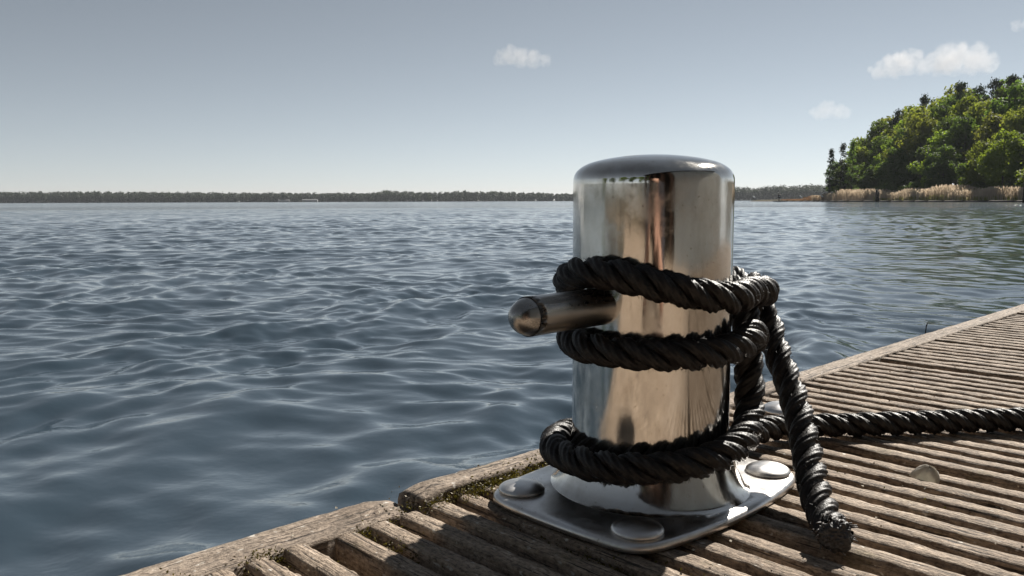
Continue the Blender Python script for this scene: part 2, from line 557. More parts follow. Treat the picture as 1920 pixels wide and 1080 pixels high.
# ------------------------------------------------------------------ foliage meshes
def leaf_quads(P, Nrm, size, rng, aspect=0.7):
    """one small folded leaf-clump quad per point"""
    n = len(P)
    u = np.cross(Nrm, rng.normal(0, 1, (n, 3))); u /= np.linalg.norm(u, axis=1, keepdims=True) + 1e-9
    w = np.cross(Nrm, u); w /= np.linalg.norm(w, axis=1, keepdims=True) + 1e-9
    s = (size * rng.uniform(0.6, 1.35, n))[:, None]
    bend = Nrm * s * rng.uniform(-0.35, 0.35, (n, 1))
    V = np.stack([P - u * s, P - w * s * aspect + bend, P + u * s, P + w * s * aspect + bend], 1)
    return V.reshape(-1, 3), np.arange(4 * n).reshape(-1, 4)

def crown_points(clusters, n, rng, hollow=0.55):
    """points spread through the outer part of several ellipsoid clumps"""
    vol = np.array([c[1][0] * c[1][1] * c[1][2] for c in clusters]) ** 0.72
    idx = rng.choice(len(clusters), n, p=vol / vol.sum())
    d = rng.normal(0, 1, (n, 3)); d /= np.linalg.norm(d, axis=1, keepdims=True)
    r = hollow + (1 - hollow) * rng.uniform(0, 1, n) ** 0.7
    r *= 1 + 0.18 * np.sin(d[:, 0] * 7 + idx) * np.sin(d[:, 1] * 6 + idx * 2.1) + 0.10 * rng.normal(0, 1, n)
    C = np.array([c[0] for c in clusters])[idx]; S = np.array([c[1] for c in clusters])[idx]
    P = C + d * S * r[:, None]
    Nn = d * 0.8 + rng.normal(0, 0.55, (n, 3)); Nn[:, 2] += 0.25
    Nn /= np.linalg.norm(Nn, axis=1, keepdims=True)
    return P, Nn

def crown_round(seed, n=5200, leaf=0.020, base=0.10):
    """crown of a unit-height broadleaf tree (height 1, width about .62)"""
    rng = np.random.RandomState(seed)
    cl = [((0, 0, 0.55), (0.20, 0.20, 0.34))]
    for i in range(26):
        t = rng.uniform(0, 1)
        z = base + 0.08 + t * (0.86 - base)
        rr = 0.29 * math.sin(PI * min(0.97, 0.20 + 0.74 * t)) * rng.uniform(0.65, 1.1)
        a = rng.uniform(0, 2 * PI)
        s = rng.uniform(0.065, 0.125)
        cl.append(((rr * math.cos(a), rr * math.sin(a), z), (s * 1.15, s * 1.15, s * 0.9)))
    P, Nn = crown_points(cl, n, rng)
    P[:, 2] = np.clip(P[:, 2], 0.03, None)
    v, q = leaf_quads(P, Nn, leaf, rng)
    return mesh_np('crown', v, q)

def crown_pine(seed, n=2000, leaf=0.014, z0=0.52):
    """flat separate needle pads near the top of a tall bare trunk"""
    rng = np.random.RandomState(seed)
    cl = []
    for i in range(34):
        t = rng.uniform(0, 1)
        z = z0 + t * (0.97 - z0)
        rr = (0.05 + 0.17 * (1 - t) ** 0.8) * rng.uniform(0.3, 1.1)
        a = rng.uniform(0, 2 * PI)
        s = rng.uniform(0.022, 0.055)
        cl.append(((rr * math.cos(a), rr * math.sin(a), z), (s * 1.5, s * 1.5, s * 0.6)))
    cl.append(((0, 0, 0.96), (0.05, 0.05, 0.04)))
    P, Nn = crown_points(cl, n, rng, 0.05); P += rng.normal(0, 0.012, P.shape)
    v, q = leaf_quads(P, Nn, leaf, rng, 0.5)
    return mesh_np('crown', v, q)

def crown_sparse(seed, n=1300, leaf=0.014):
    """thin alder at the water's edge: sky shows through"""
    rng = np.random.RandomState(seed)
    cl = []
    for i in range(44):
        t = rng.uniform(0, 1)
        z = 0.16 + t * 0.80
        rr = 0.15 * (1.05 - t) * rng.uniform(0.3, 1.15)
        a = rng.uniform(0, 2 * PI)
        s = rng.uniform(0.015, 0.04)
        cl.append(((rr * math.cos(a), rr * math.sin(a), z), (s * 1.5, s * 1.5, s * 0.8)))
    P, Nn = crown_points(cl, n, rng, 0.05); P += rng.normal(0, 0.010, P.shape)
    v, q = leaf_quads(P, Nn, leaf, rng, 0.55)
    return mesh_np('crown', v, q)

def trunk_mesh(seed, limbs=7, r=0.016, top=0.93, z0=0.25, spread=0.2):
    rng = random.Random(seed)
    bm = bmesh.new()
    p = Vector((0, 0, -0.04)); rr = r
    segs = 7
    pts = [p]
    for i in range(segs):
        q = p + Vector((rng.uniform(-.012, .012), rng.uniform(-.012, .012), (top + 0.04) / segs))
        bm_cyl(bm, p, q, rr, rr * 0.80, 8)
        p = q; rr *= 0.80
        pts.append(p)
    for i in range(limbs):
        t = z0 + (top - z0) * (i + rng.random() * 0.6) / limbs
        k = min(len(pts) - 2, int(t / top * segs))
        o = pts[k].lerp(pts[k + 1], 0.5)
        a = rng.uniform(0, 2 * PI)
        l = spread * rng.uniform(0.6, 1.1) * (1.15 - t)
        m1 = o + Vector((math.cos(a) * l * .55, math.sin(a) * l * .55, l * .3))
        m2 = m1 + Vector((math.cos(a + .3) * l * .5, math.sin(a + .3) * l * .5, l * .45))
        bm_cyl(bm, o, m1, r * .32, r * .2, 6)
        bm_cyl(bm, m1, m2, r * .2, r * .08, 6)
    return bm_mesh('trunk', bm)

PROTO = {
    'round': [crown_round(s) for s in (1, 2, 3, 4)],
    'pine': [crown_pine(s) for s in (11, 12, 13)],
    'sparse': [crown_sparse(s) for s in (21, 22)],
}
TR = {'round': [trunk_mesh(31), trunk_mesh(32)], 'pine': [trunk_mesh(33, 9, 0.011, 0.95, 0.5, 0.16), trunk_mesh(34, 9, 0.011, 0.95, 0.5, 0.16)],
      'sparse': [trunk_mesh(35, 12, 0.010, 0.95, 0.15, 0.16)]}
_crown_cache = {}
def crown_for(kind, i, m):
    key = (kind, i, m.name)
    if key not in _crown_cache:
        me = PROTO[kind][i].copy(); me.materials.append(m)
        me.polygons.foreach_set('use_smooth', [False] * len(me.polygons))
        _crown_cache[key] = me
    return _crown_cache[key]
for ms in TR.values():
    for me in ms: me.materials.append(M_BARK)

def tree(name, x, y, z, h, w, kind, idx, m, rz, label, group):
    root = empty(name, (x, y, z), rz)
    root.scale = (h * w, h * w, h)
    c = bpy.data.objects.new('crown', crown_for(kind, idx % len(PROTO[kind]), m)); COL.objects.link(c); c.parent = root
    t = bpy.data.objects.new('trunk', TR[kind][idx % len(TR[kind])]); COL.objects.link(t); t.parent = root
    tag(root, label, 'tree', group)
    return root

# skyline of the wood: bearing x/y -> elevation of the tree tops (tangent)
SKY = [(0.372, .066), (0.390, .073), (0.405, .080), (0.42, .084), (0.435, .092), (0.455, .101), (0.47, .110), (0.485, .120), (0.50, .122), (0.515, .125), (0.535, .133), (0.55, .131), (0.565, .134), (0.585, .137), (0.60, .143), (0.62, .146), (0.70, .150), (0.9, .16)]
def sky_tan(b):
    return float(np.interp(b, [s[0] for s in SKY], [s[1] for s in SKY]))

G_WOOD = 'trees of the wood on the right shore'
rt = random.Random(5)
KIND_WORDS = {'d': 'dark green leafy tree', 's': 'bright spring green leafy tree', 'b': 'olive brown young leafed tree'}
MATS = {'d': M_LEAF_DARK, 's': M_LEAF_SPRING, 'b': M_LEAF_BROWNISH}
ORD = ['first', 'second', 'third', 'fourth', 'fifth', 'sixth', 'seventh', 'eighth', 'ninth', 'tenth', 'eleventh', 'twelfth', 'thirteenth', 'fourteenth', 'fifteenth', 'sixteenth', 'seventeenth', 'eighteenth', 'nineteenth', 'twentieth']
def wood_row(where, x0, ys, frac0, frac1, pick, wid):
    row = []
    for i, y in enumerate(ys):
        x = x0 + rt.uniform(-2.5, 2.5)
        yy = y + rt.uniform(-2.5, 2.5)
        b = x / yy
        if b < 0.376 or b > 0.66:
            continue
        zt = CAM_H + yy * sky_tan(b) * rt.uniform(frac0, frac1)
        z0 = hill_z(x, yy)
        row.append((b, x, yy, z0, max(6.0, zt - z0), rt.choice(pick), rt.uniform(*wid), rt.randrange(4), rt.uniform(0, 6.28)))
    for n, (b, x, yy, z0, h, k, w, idx, rz) in enumerate(sorted(row)):
        tree('broadleaf_tree', x, yy, z0, h, w, 'round', idx, MATS[k], rz, '%s %s, %s from the left' % (KIND_WORDS[k], where, ORD[n]), G_WOOD)
wood_row('in the front row behind the reeds', 117, range(164, 300, 10), 0.44, 0.66, 'ddds', (0.95, 1.25))
wood_row('in the second row of the wood', 125, range(176, 318, 11), 0.70, 0.86, 'dsb', (0.8, 1.05))
wood_row('halfway up the wooded slope', 136, range(190, 330, 12), 0.86, 0.97, 'bsd', (0.75, 0.95))
wood_row('high in the wood below the skyline', 150, range(205, 345, 13), 0.93, 1.0, 'bbsd', (0.7, 0.95))
wood_row('in the rearmost row at the skyline', 168, range(235, 345, 16), 0.92, 1.0, 'bd', (0.7, 0.95))
# named individuals along the skyline and the front
PINES = [(138, 300, 1.03), (140, 285, 1.03), (146, 274, 1.05), (150, 270, 1.02), (148, 258, 1.06), (156, 262, 1.04), (158, 255, 1.07), (158, 248, 1.05), (156, 240, 1.04), (160, 257, 1.08), (150, 236, 1.04)]
for i, (x, y, k) in enumerate(sorted(PINES, key=lambda p: p[0] / p[1])):
    z0 = hill_z(x, y)
    tree('pine_tree', x, y, z0, CAM_H + y * sky_tan(x / y) * k - z0, 0.62, 'pine', i, M_NEEDLE, i * 1.3,
         'tall dark ragged pine standing above the wooded skyline, %s from the left' % ORD[i], 'pines on the skyline of the wood')
tree('broadleaf_tree', 112.5, 190.5, hill_z(112.5, 190.5), 15.6, 1.05, 'round', 1, M_LEAF_SPRING, 0.4,
     'big round topped bright green tree standing forward in the wood behind the reeds', G_WOOD)
tree('broadleaf_tree', 112.0, 177, hill_z(112.0, 177), 11.2, 1.25, 'round', 2, M_LEAF_SPRING, 2.0,
     'low pale green spreading tree at the right edge of the photo just behind the reeds', G_WOOD)
tree('alder_tree', 110.6, 289, hill_z(110.6, 289), 19.0, 0.95, 'sparse', 0, M_NEEDLE, 0.5,
     'thin sparse alder with sky showing through, outermost left tip of the wood', 'sparse alders at the left tip of the wood')
tree('alder_tree', 112.6, 284, hill_z(112.6, 284), 20.6, 0.85, 'sparse', 1, M_NEEDLE, 1.9,
     'second sparse alder from the left tip of the wood, a little taller', 'sparse alders at the left tip of the wood')
tree('alder_tree', 114.6, 281, hill_z(114.6, 281), 21.2, 0.9, 'sparse', 0, M_LEAF_DARK, 3.4,
     'sparse leafy alder between the thin tip alders and the dense wood', 'sparse alders at the left tip of the wood')
# shrubs at the foot of the wood
bush_me = {}
def bush(x, y, h, w, m, label):
    z0 = hill_z(x, y)
    if m.name not in bush_me:
        me = crown_round(77 + len(bush_me), 1800, 0.035, 0.0); me.materials.append(m); bush_me[m.name] = me
    o = bpy.data.objects.new('shrub', bush_me[m.name]); COL.objects.link(o)
    o.location = (x, y, z0 - 0.15 * h); o.scale = (h * w, h * w, h); o.rotation_euler[2] = x * 3 + y
    tag(o, label, 'shrub', 'shrubs at the foot of the wood')
for i in range(17):
    y = 168 + i * 7.4 + rt.uniform(-2, 2)
    x = 110.5 + rt.uniform(-1, 2)
    if i % 3:
        bush(x, y, rt.uniform(4.5, 7), rt.uniform(1.2, 1.7), M_LEAF_DARK, 'dark leafy shrub at the foot of the wood behind the reeds, %s from the right' % ORD[i])
    else:
        bush(x, y, rt.uniform(3.5, 6), rt.uniform(1.2, 1.7), M_LEAF_SPRING, 'light green shrub at the foot of the wood behind the reeds, %s from the right' % ORD[i])

# far wood: one mass along the far shore
def far_wood():
    rng = np.random.RandomState(9)
    Ps, Ns, Sz = [], [], []
    x = -1150.0
    rows = []
    while x < 560:
        near = sstep(60, 150, x)
        step = 8.5 - 2.0 * near
        for row in range(4):
            xx = x + rng.uniform(-3, 3)
            yy = far_shore_y(xx) + 6 + row * 14 + rng.uniform(-3, 3)
            b = xx / yy
            prof = np.interp(b, [-0.75, -0.62, -0.45, -0.31, -0.17, -0.155, -0.13, -0.10, -0.06, -0.02, 0.03, 0.08, 0.2, 0.275, 0.29, 0.32, 0.36, 0.40, 0.6],
                             [22, 20.5, 19.5, 17.5, 16, 20.5, 18.5, 17, 18.5, 18, 15.5, 13.0, 18, 22, 20.5, 23.5, 24, 23.5, 24])
            h = prof * rng.uniform(0.86, 1.06)
            if row == 0: h *=  rng.uniform(0.65, 0.95)
            rows.append((xx, yy, h, row))
        x += step
    for (xx, yy, h, rw) in rows:
        n = 230
        d = rng.normal(0, 1, (n, 3)); d /= np.linalg.norm(d, axis=1, keepdims=True)
        r = rng.uniform(0.65, 1.02, n)[:, None]
        conif = rw < 2 and (-0.10 < xx / yy < -0.03) and rng.rand() < 0.75
        w = h * (0.20 if conif else 0.36)
        P = d * r * np.array([w, w, h * 0.52])
        if conif:
            P[:, :2] *= np.clip(1.25 - (P[:, 2:3] + h * .52) / (h * 1.0), 0.05, 1.2)
        P += np.array([xx, yy, WZ + h * 0.50])
        P[:, 2] = np.where(P[:, 2] < WZ + 0.3, WZ + rng.uniform(0.3, 4.0, n), P[:, 2])
        Ps.append(P); Ns.append(d * 0.8 + rng.normal(0, .5, (n, 3))); Sz.append(np.full(n, 1.15))
    P = np.concatenate(Ps); Nn = np.concatenate(Ns); Nn /= np.linalg.norm(Nn, axis=1, keepdims=True)
    v, q = leaf_quads(P, Nn, 1.25, rng)
    o = link('far_wood', mesh_np('far_wood', v, q), M_FARLEAF, None, False)
    tag(o, 'low dark band of woodland along the far shore', 'woodland', kind='stuff')
far_wood()

# pale buildings on the far shore
M_PALE = simple_mat('pale_grey_wall', (0.30, 0.30, 0.30), 0.8, 0.2, 0.3, 0.2)
def far_building(u_x, y, w, h, label):
    root = empty('lakeside_building', (u_x, y, WZ + 0.9))
    bm = bmesh.new(); bm_box(bm, (0, 0, h / 2), (w, 8, h))
    link('wall', bm_mesh('wall', bm), M_PALE, root, False)
    bm = bmesh.new()
    z0, z1 = h + 0.003, h + 1.6
    vs = [bm.verts.new(p) for p in [(-w / 2 - .4, -4.4, z0), (w / 2 + .4, -4.4, z0), (w / 2 + .4, 4.4, z0), (-w / 2 - .4, 4.4, z0), (-w / 2 - .4, 0, z1), (w / 2 + .4, 0, z1)]]
    for f in ((0, 1, 5, 4), (2, 3, 4, 5), (1, 2, 5), (3, 0, 4), (3, 2, 1, 0)):
        bm.faces.new([vs[i] for i in f])
    link('roof', bm_mesh('roof', bm), simple_mat('grey_roof', (0.16, 0.16, 0.16), 0.8), root, False)
    tag(root, label, 'building', 'pale buildings on the far shore')
far_building(-363, far_shore_y(-363) - 4, 27, 2.6, 'long low white building at the water on the far shore')
far_building(-408, far_shore_y(-408) - 3, 20, 2.2, 'smaller pale building left of the long white one on the far shore')

# ------------------------------------------------------------------ reeds, boom, stakes
def shore_x(y):
    return 104.5 + 0.085 * max(0, y - 250) + 1.2 * math.sin(y * 0.09)
def reeds(name, n, ylo, yhi, m, hfac, label, depth=7.0, plume=True, seed=3, wid=0.05):
    rng = np.random.RandomState(seed)
    y = rng.uniform(ylo, yhi, n)
    dep = rng.uniform(0, 1, n) ** 1.2 * depth
    x = np.array([shore_x(t) for t in y]) + dep - 0.5
    tip = np.clip((345 - y) / 70, 0.35, 1.0)
    patch = 0.85 + 0.2 * np.sin(y * 0.21) * np.sin(y * 0.083 + 1)
    h = 3.9 * hfac * tip * patch * rng.uniform(0.75, 1.12, n)
    a = rng.uniform(0, PI, n)
    ux, uy = np.cos(a) * wid, np.sin(a) * wid
    lx, ly = rng.normal(0.10, 0.16, n) * h * 0.5, rng.normal(0, 0.13, n) * h * 0.5
    z0 = np.full(n, WZ - 0.15)
    V = []
    def pt(fx, k, f): return np.stack([x + lx * f * f + fx * ux * k, y + ly * f * f + fx * uy * k, z0 + h * f], -1)
    V = [pt(-1, 1, 0), pt(1, 1, 0), pt(1, 1, .55), pt(-1, 1, .55), pt(1, .6, .86), pt(-1, .6, .86)]
    if plume:
        V += [pt(1, 3.0, .90), pt(-1, 3.0, .90), pt(1, .3, 1.0), pt(-1, .3, 1.0)]
        idx = [(0, 1, 2, 3), (3, 2, 4, 5), (5, 4, 6, 7), (7, 6, 8, 9)]
    else:
        V += [pt(1, .1, 1.0), pt(-1, .1, 1.0)]
        idx = [(0, 1, 2, 3), (3, 2, 4, 5), (5, 4, 6, 7)]
    nv = len(V)
    V = np.stack(V, 1).reshape(-1, 3)
    Q = (np.arange(n)[:, None, None] * nv + np.array(idx)[None]).reshape(-1, 4)
    o = link(name, mesh_np(name, V, Q), m, None, False)
    tag(o, label, 'reeds', kind='stuff')
reeds('reed_bed', 15000, 120, 305, M_REED, 1.0, 'tall dry straw coloured reeds with feathery heads along the right shore', seed=3)
reeds('rusty_reeds', 3000, 288, 345, M_REED_RUST, 0.95, 'rust brown reeds at the left end of the reed bed', seed=4)
reeds('green_reeds', 5200, 120, 240, M_REED_GREEN, 0.50, 'short yellow green new reeds among the dry stems', 3.0, False, 5)

# floating boom: dark log line in front of the reeds, with stakes
def boom():
    root = empty('log_boom', (0, 0, 0))
    rb = random.Random(2)
    def bx(y): return shore_x(y) - 3.4
    y = 120.0
    while y < 352:
        l = 8.0
        a = Vector((bx(y), y, WZ + 0.12)); b = Vector((bx(y + l - 0.35), y + l - 0.35, WZ + 0.12 + rb.uniform(-.05, .05)))
        bm = bmesh.new(); bm_cyl(bm, a, b, 0.27, 0.24, 10)
        link('log', bm_mesh('log', bm), M_OLDWOOD, root)
        y += l
    tag(root, 'dark floating log boom lying along the front of the reeds', 'boom')
boom()

def post(x, y, h, r, label, twin=False):
    root = empty('mooring_post', (x, y, WZ - 0.5))
    bm = bmesh.new()
    bm_cyl(bm, (0, 0, 0), (0.05, 0, h + 0.5), r, r * 0.92, 14)
    bm_cyl(bm, (0.05, 0, h + 0.5), (0.05, 0, h + 0.62), r * 0.9, r * 0.45, 14)
    link('timber', bm_mesh('timber', bm), M_OLDWOOD, root)
    if twin:
        bm = bmesh.new(); bm_cyl(bm, (r * 1.7, 0.1, 0), (r * 1.6, 0.1, h + 0.2), r * 0.9, r * 0.85, 14)
        link('timber', bm_mesh('timber', bm), M_OLDWOOD, root)
    tag(root, label, 'post', 'dark mooring posts in front of the reeds')
post(97.8, 223, 3.1, 0.35, 'dark double timber mooring post in front of the middle of the reeds', True)
post(86.4, 140.2, 3.5, 0.26, 'dark single timber post cut by the right edge of the photo')

def marker(x, y, h, label):
    root = empty('white_marker', (x, y, WZ + 0.1))
    bm = bmesh.new(); bm_cyl(bm, (0, 0, -0.4), (0, 0, h), 0.03, 0.025, 8)
    link('stake', bm_mesh('stake', bm), M_OLDWOOD, root)
    bm = bmesh.new()
    bmesh.ops.create_uvsphere(bm, u_segments=12, v_segments=8, radius=1.0)
    bmesh.ops.transform(bm, matrix=Matrix.Translation((0, 0, h)) @ Matrix.Rotation(rad(40), 4, 'Y') @ Matrix.Diagonal((0.60, 0.24, 0.25, 1)), verts=bm.verts)
    link('float', bm_mesh('float', bm), M_WHITE, root)
    tag(root, label, 'marker', 'white markers along the boom')
marker(0.2915 * 300, 300, 1.6, 'leftmost small white marker, standing clear over open water')
marker(0.3478 * 300, 300, 1.6, 'small white marker at the left end of the rusty reeds')
marker(0.373 * 280, 280, 1.8, 'small white marker in front of the rusty reeds')
marker(0.400 * 268, 268, 1.7, 'small white marker between the rusty reeds and the double post')

def buoy():
    root = empty('boom_light', (0.3216 * 290, 290, WZ))
    bm = bmesh.new()
    bm_cyl(bm, (0, 0, -.4), (0, 0, 1.5), 0.22, 0.16, 12)
    link('pole', bm_mesh('pole', bm), M_OLDWOOD, root)
    bm = bmesh.new()
    bmesh.ops.create_uvsphere(bm, u_segments=14, v_segments=10, radius=1.0)
    bmesh.ops.transform(bm, matrix=Matrix.Translation((0.1, 0, 2.0)) @ Matrix.Diagonal((0.62, 0.5, 0.55, 1)), verts=bm.verts)
    link('head', bm_mesh('head', bm), M_OLDWOOD, root)
    bm = bmesh.new()
    bmesh.ops.create_uvsphere(bm, u_segments=12, v_segments=8, radius=1.0)
    bmesh.ops.transform(bm, matrix=Matrix.Translation((0.0, -0.5, 1.85)) @ Matrix.Diagonal((0.36, 0.16, 0.18, 1)), verts=bm.verts)
    link('white_face', bm_mesh('white_face', bm), M_WHITE, root)
    bm = bmesh.new(); bm_box(bm, (0.4, 0, 0.12), (4.2, 1.2, 0.3))
    link('raft', bm_mesh('raft', bm), M_OLDWOOD, root, False)
    tag(root, 'dark round headed buoy post with a white patch at the boom end', 'buoy')
buoy()

# ------------------------------------------------------------------ jetty
ANG = rad(-46)
jetty = empty('jetty', (0, 0, 0), ANG)       # local x = across (away from the water), local y = along the edge
tag(jetty, 'weathered wooden jetty of grooved planks beside the lake', 'jetty')
PITCH, GAP0, GAPW, NR, T_IN, T_OUT = 0.2140, 0.4790, 0.0200, 8, -0.4528, 1.75

def plank_mesh(seed, nx_fine, x_fine_end, length, end_rough=0.0015):
    rng = np.random.RandomState(seed)
    W = PITCH - GAPW
    a = W * 0.077; bgr = (W - NR * a) / (NR - 1)
    xs = np.r_[np.linspace(0, x_fine_end, nx_fine), np.linspace(x_fine_end, length, max(2, nx_fine // 6))[1:]]
    ny = []
    # cross-section: (y, z, ridge index, side)
    sec = []
    dep = 0.0125
    y0 = -W / 2
    for k in range(NR):
        y = y0 + k * (a + bgr)
        sec += [(y - 0.0006, -dep, k, -2), (y, -0.0014, k, -1), (y + 0.0012, -0.0001, k, 0), (y + a * .36, 0.0002, k, 0), (y + a * .64, 0.0002, k, 0), (y + a - 0.0012, -0.0001, k, 0), (y + a, -0.0014, k, 1), (y + a + 0.0006, -dep, k, 2)]
    sec = [(-W / 2 - 0.0002, -0.034, 0, -3)] + sec + [(W / 2 + 0.0002, -0.034, NR - 1, 3)]
    ns = len(sec); nx = len(xs)
    V = np.zeros((nx, ns, 3))
    S = np.array(sec, float)
    so = seed * 3.7
    for i, x in enumerate(xs):
        for j in range(ns):
            y, z, k, sd = S[j]
            kk = k * 5.3 + so
            n1 = mnoise.noise(Vector((x * 11, kk, 0.5)))
            n2 = mnoise.noise(Vector((x * 60, kk + j * 0.9, 1.5)))
            n3 = mnoise.noise(Vector((x * 150, kk + j * 2.1, 2.5)))
            if abs(sd) <= 1:
                z += 0.0004 * n1 + 0.0005 * n2 + 0.0005 * n3
                if abs(sd) == 1: y += 0.0007 * n2 + 0.0007 * n3; z += -0.0002 + 0.0009 * n3
                # chipped hollows
                c = mnoise.noise(Vector((x * 26, kk * 1.7, 7.5)))
                if c > 0.5: z -= (c - 0.5) * 0.003
            elif abs(sd) == 2:
                z += 0.0020 * n2 + 0.0015 * n3
                y += 0.0007 * n2
            xe = x
            if i == 0: xe = x - end_rough * (0.5 + 0.5 * mnoise.noise(Vector((kk * 1.3, 9.1, 0)))) * (1 if abs(sd) <= 1 else 0.2)
            V[i, j] = (xe, y, z)
    q = grid_quads(nx, ns)
    # end faces: close ridge ends down to the plank underside
    verts = V.reshape(-1, 3)
    base = len(verts)
    endv = np.array([(V[0, j, 0] + 0.001, V[0, j, 1], -0.034) for j in range(ns)])
    verts = np.r_[verts, endv]
    eq = np.array([(j, base + j, base + j + 1, j + 1) for j in range(ns - 1)])
    return mesh_np('plank', verts, np.r_[q[:, ::-1], eq])

NEAR = range(-3, 9)
far_meshes = [plank_mesh(100 + i, 60, 1.1, T_OUT - T_IN) for i in range(2)]
planks = {}
for k in range(-27, 17):
    yc = GAP0 + (k + 0.5) * PITCH
    if k in NEAR:
        me = plank_mesh(k + 20, 300 if k in (-2, -1, 0, 1, 2) else 150, 1.0, T_OUT - T_IN)
    else:
        me = far_meshes[k % 2]
    o = link('plank', me, M_PLANK, jetty, False)
    o.location = (T_IN + (0.004 if k % 2 else 0.0), yc, 0.0006 * math.sin(k * 2.3))
    planks[k] = o

# timber under the gaps (joist faces full of dirt) and edge boards
def beam(name, x0, x1, y0, y1, z0, z1, m, parent, nx=6, ny=200, round_r=0.004, seed=1, amp=0.0012, lift=0.0, spread=0.0):
    """long timber along local y with worn, rounded top arrises"""
    prof = [(x0, z0), (x0, z1 - round_r * 1.6), (x0 + round_r * .45, z1 - round_r * .5), (x0 + round_r * 1.5, z1)]
    for t in np.linspace(0, 1, nx)[1:-1]:
        prof.append((x0 + round_r * 1.5 + (x1 - x0 - round_r * 3) * t, z1 + 0.0004))
    ri = min(round_r, 0.0015)
    prof += [(x1 - ri * 1.5, z1), (x1 - ri * .45, z1 - ri * .5), (x1, z1 - ri * 1.6), (x1, z0)]
    ys = np.linspace(y0, y1, ny)
    V = np.zeros((ny, len(prof), 3))
    for i, y in enumerate(ys):
        for j, (x, z) in enumerate(prof):
            n1 = mnoise.noise(Vector((y * 9, seed + x * 60, z * 60)))
            n2 = mnoise.noise(Vector((y * 45, seed + x * 160, z * 160)))
            n3 = mnoise.noise(Vector((y * 140, seed + x * 260, z * 260)))
            e = 1.0
            yy = y
            if i < 3 or i > ny - 4:
                d = min(i, ny - 1 - i)
                e = 1.0
                zz = z - (0.004 * (1 - d / 3)) * (1 if z > z0 + .01 else 0)
            else:
                zz = z
            if z > z0 + 0.01:
                V[i, j] = (x + amp * (n1 + n2 * .7), yy, zz + amp * (0.9 * n1 + 0.8 * n2 + 0.6 * n3))
            else:
                V[i, j] = (x, yy, zz)
    wgt = np.exp(-(ys - ys[0]) / 0.22)[:, None]
    V[:, :, 2] += lift * wgt
    V[:, :, 0] -= spread * (1 - wgt) * np.clip((x1 - V[:, :, 0]) / (x1 - x0), 0, 1)
    n = len(prof)
    q = grid_quads(ny, n)[:, ::-1]
    verts = V.reshape(-1, 3).tolist()
    me = bpy.data.meshes.new(name)
    caps = [tuple(range(n)), tuple(range((ny - 1) * n + n - 1, (ny - 1) * n - 1, -1))]
    me.from_pydata(verts, [], [tuple(f) for f in q.tolist()] + caps)
    me.update()
    return link(name, me, m, parent)

def edge_wood():
    # material grain runs along local y for these: rotate mapping by building a dedicated material
    m = M_EDGE.copy(); m.name = 'edge_timber_long'
    for nd in m.node_tree.nodes:
        if nd.type == 'MAPPING':
            s = nd.inputs['Scale'].default_value
            nd.inputs['Scale'].default_value = (s[1], s[0], s[2])
    return m
M_EDGE_Y = edge_wood()
STEP_Y = 0.3480
ea = beam('edge_board', -0.4985, -0.4535, -5.5, STEP_Y - 0.004, -0.15, -0.0010, M_EDGE_Y, jetty, 8, 900, 0.005, 1, 0.0012)
eb = beam('edge_board', -0.4825, -0.4545, STEP_Y, 3.9, -0.15, 0.0004, M_EDGE_Y, jetty, 8, 640, 0.005, 5, 0.0014, 0.0080, 0.0090)
for x in (-0.35, 0.25, 0.85, 1.45):
    beam('joist', x - 0.035, x + 0.035, -5.5, 3.9, -0.22, -0.037, M_OLDWOOD, jetty, 4, 40, 0.003, 7)
# black rotted debris that fills the joints between planks
for k in range(-3, 8):
    yb = GAP0 + k * PITCH
    n = 300
    rngd = np.random.RandomState(40 + k)
    xs = np.linspace(T_IN + 0.002, 1.0, n); ysd = np.linspace(-GAPW * .62, GAPW * .62, 5)
    V = np.zeros((n, 5, 3))
    for i, x in enumerate(xs):
        for j, yy in enumerate(ysd):
            V[i, j] = (x, yb + yy, -0.0205 + 0.0045 * mnoise.noise(Vector((x * 70, j * .8 + k * 9, 0))) + 0.003 * mnoise.noise(Vector((x * 230, j * 1.7, k * 3.0))))
    o = link('joint_debris', mesh_np('joint_debris', V.reshape(-1, 3), grid_quads(n, 5)[:, ::-1]),
             None, jetty)
    o['kind'] = 'stuff'
    if k == -3:
        M_DEBRIS = simple_mat('rotted_debris', (0.045, 0.035, 0.026), 0.95, 0.15, 160, 0.6, 0.8, 0.004)
    o.data.materials.append(M_DEBRIS)
for x in (-0.36, 1.45):
    for y in (-4.8, -3.2, -1.6, 0.1, 1.8, 3.5):
        bm = bmesh.new(); bm_cyl(bm, (x, y, -2.0), (x, y, -0.223), 0.09, 0.085, 16)
        link('pile', bm_mesh('pile', bm), M_OLDWOOD, jetty)

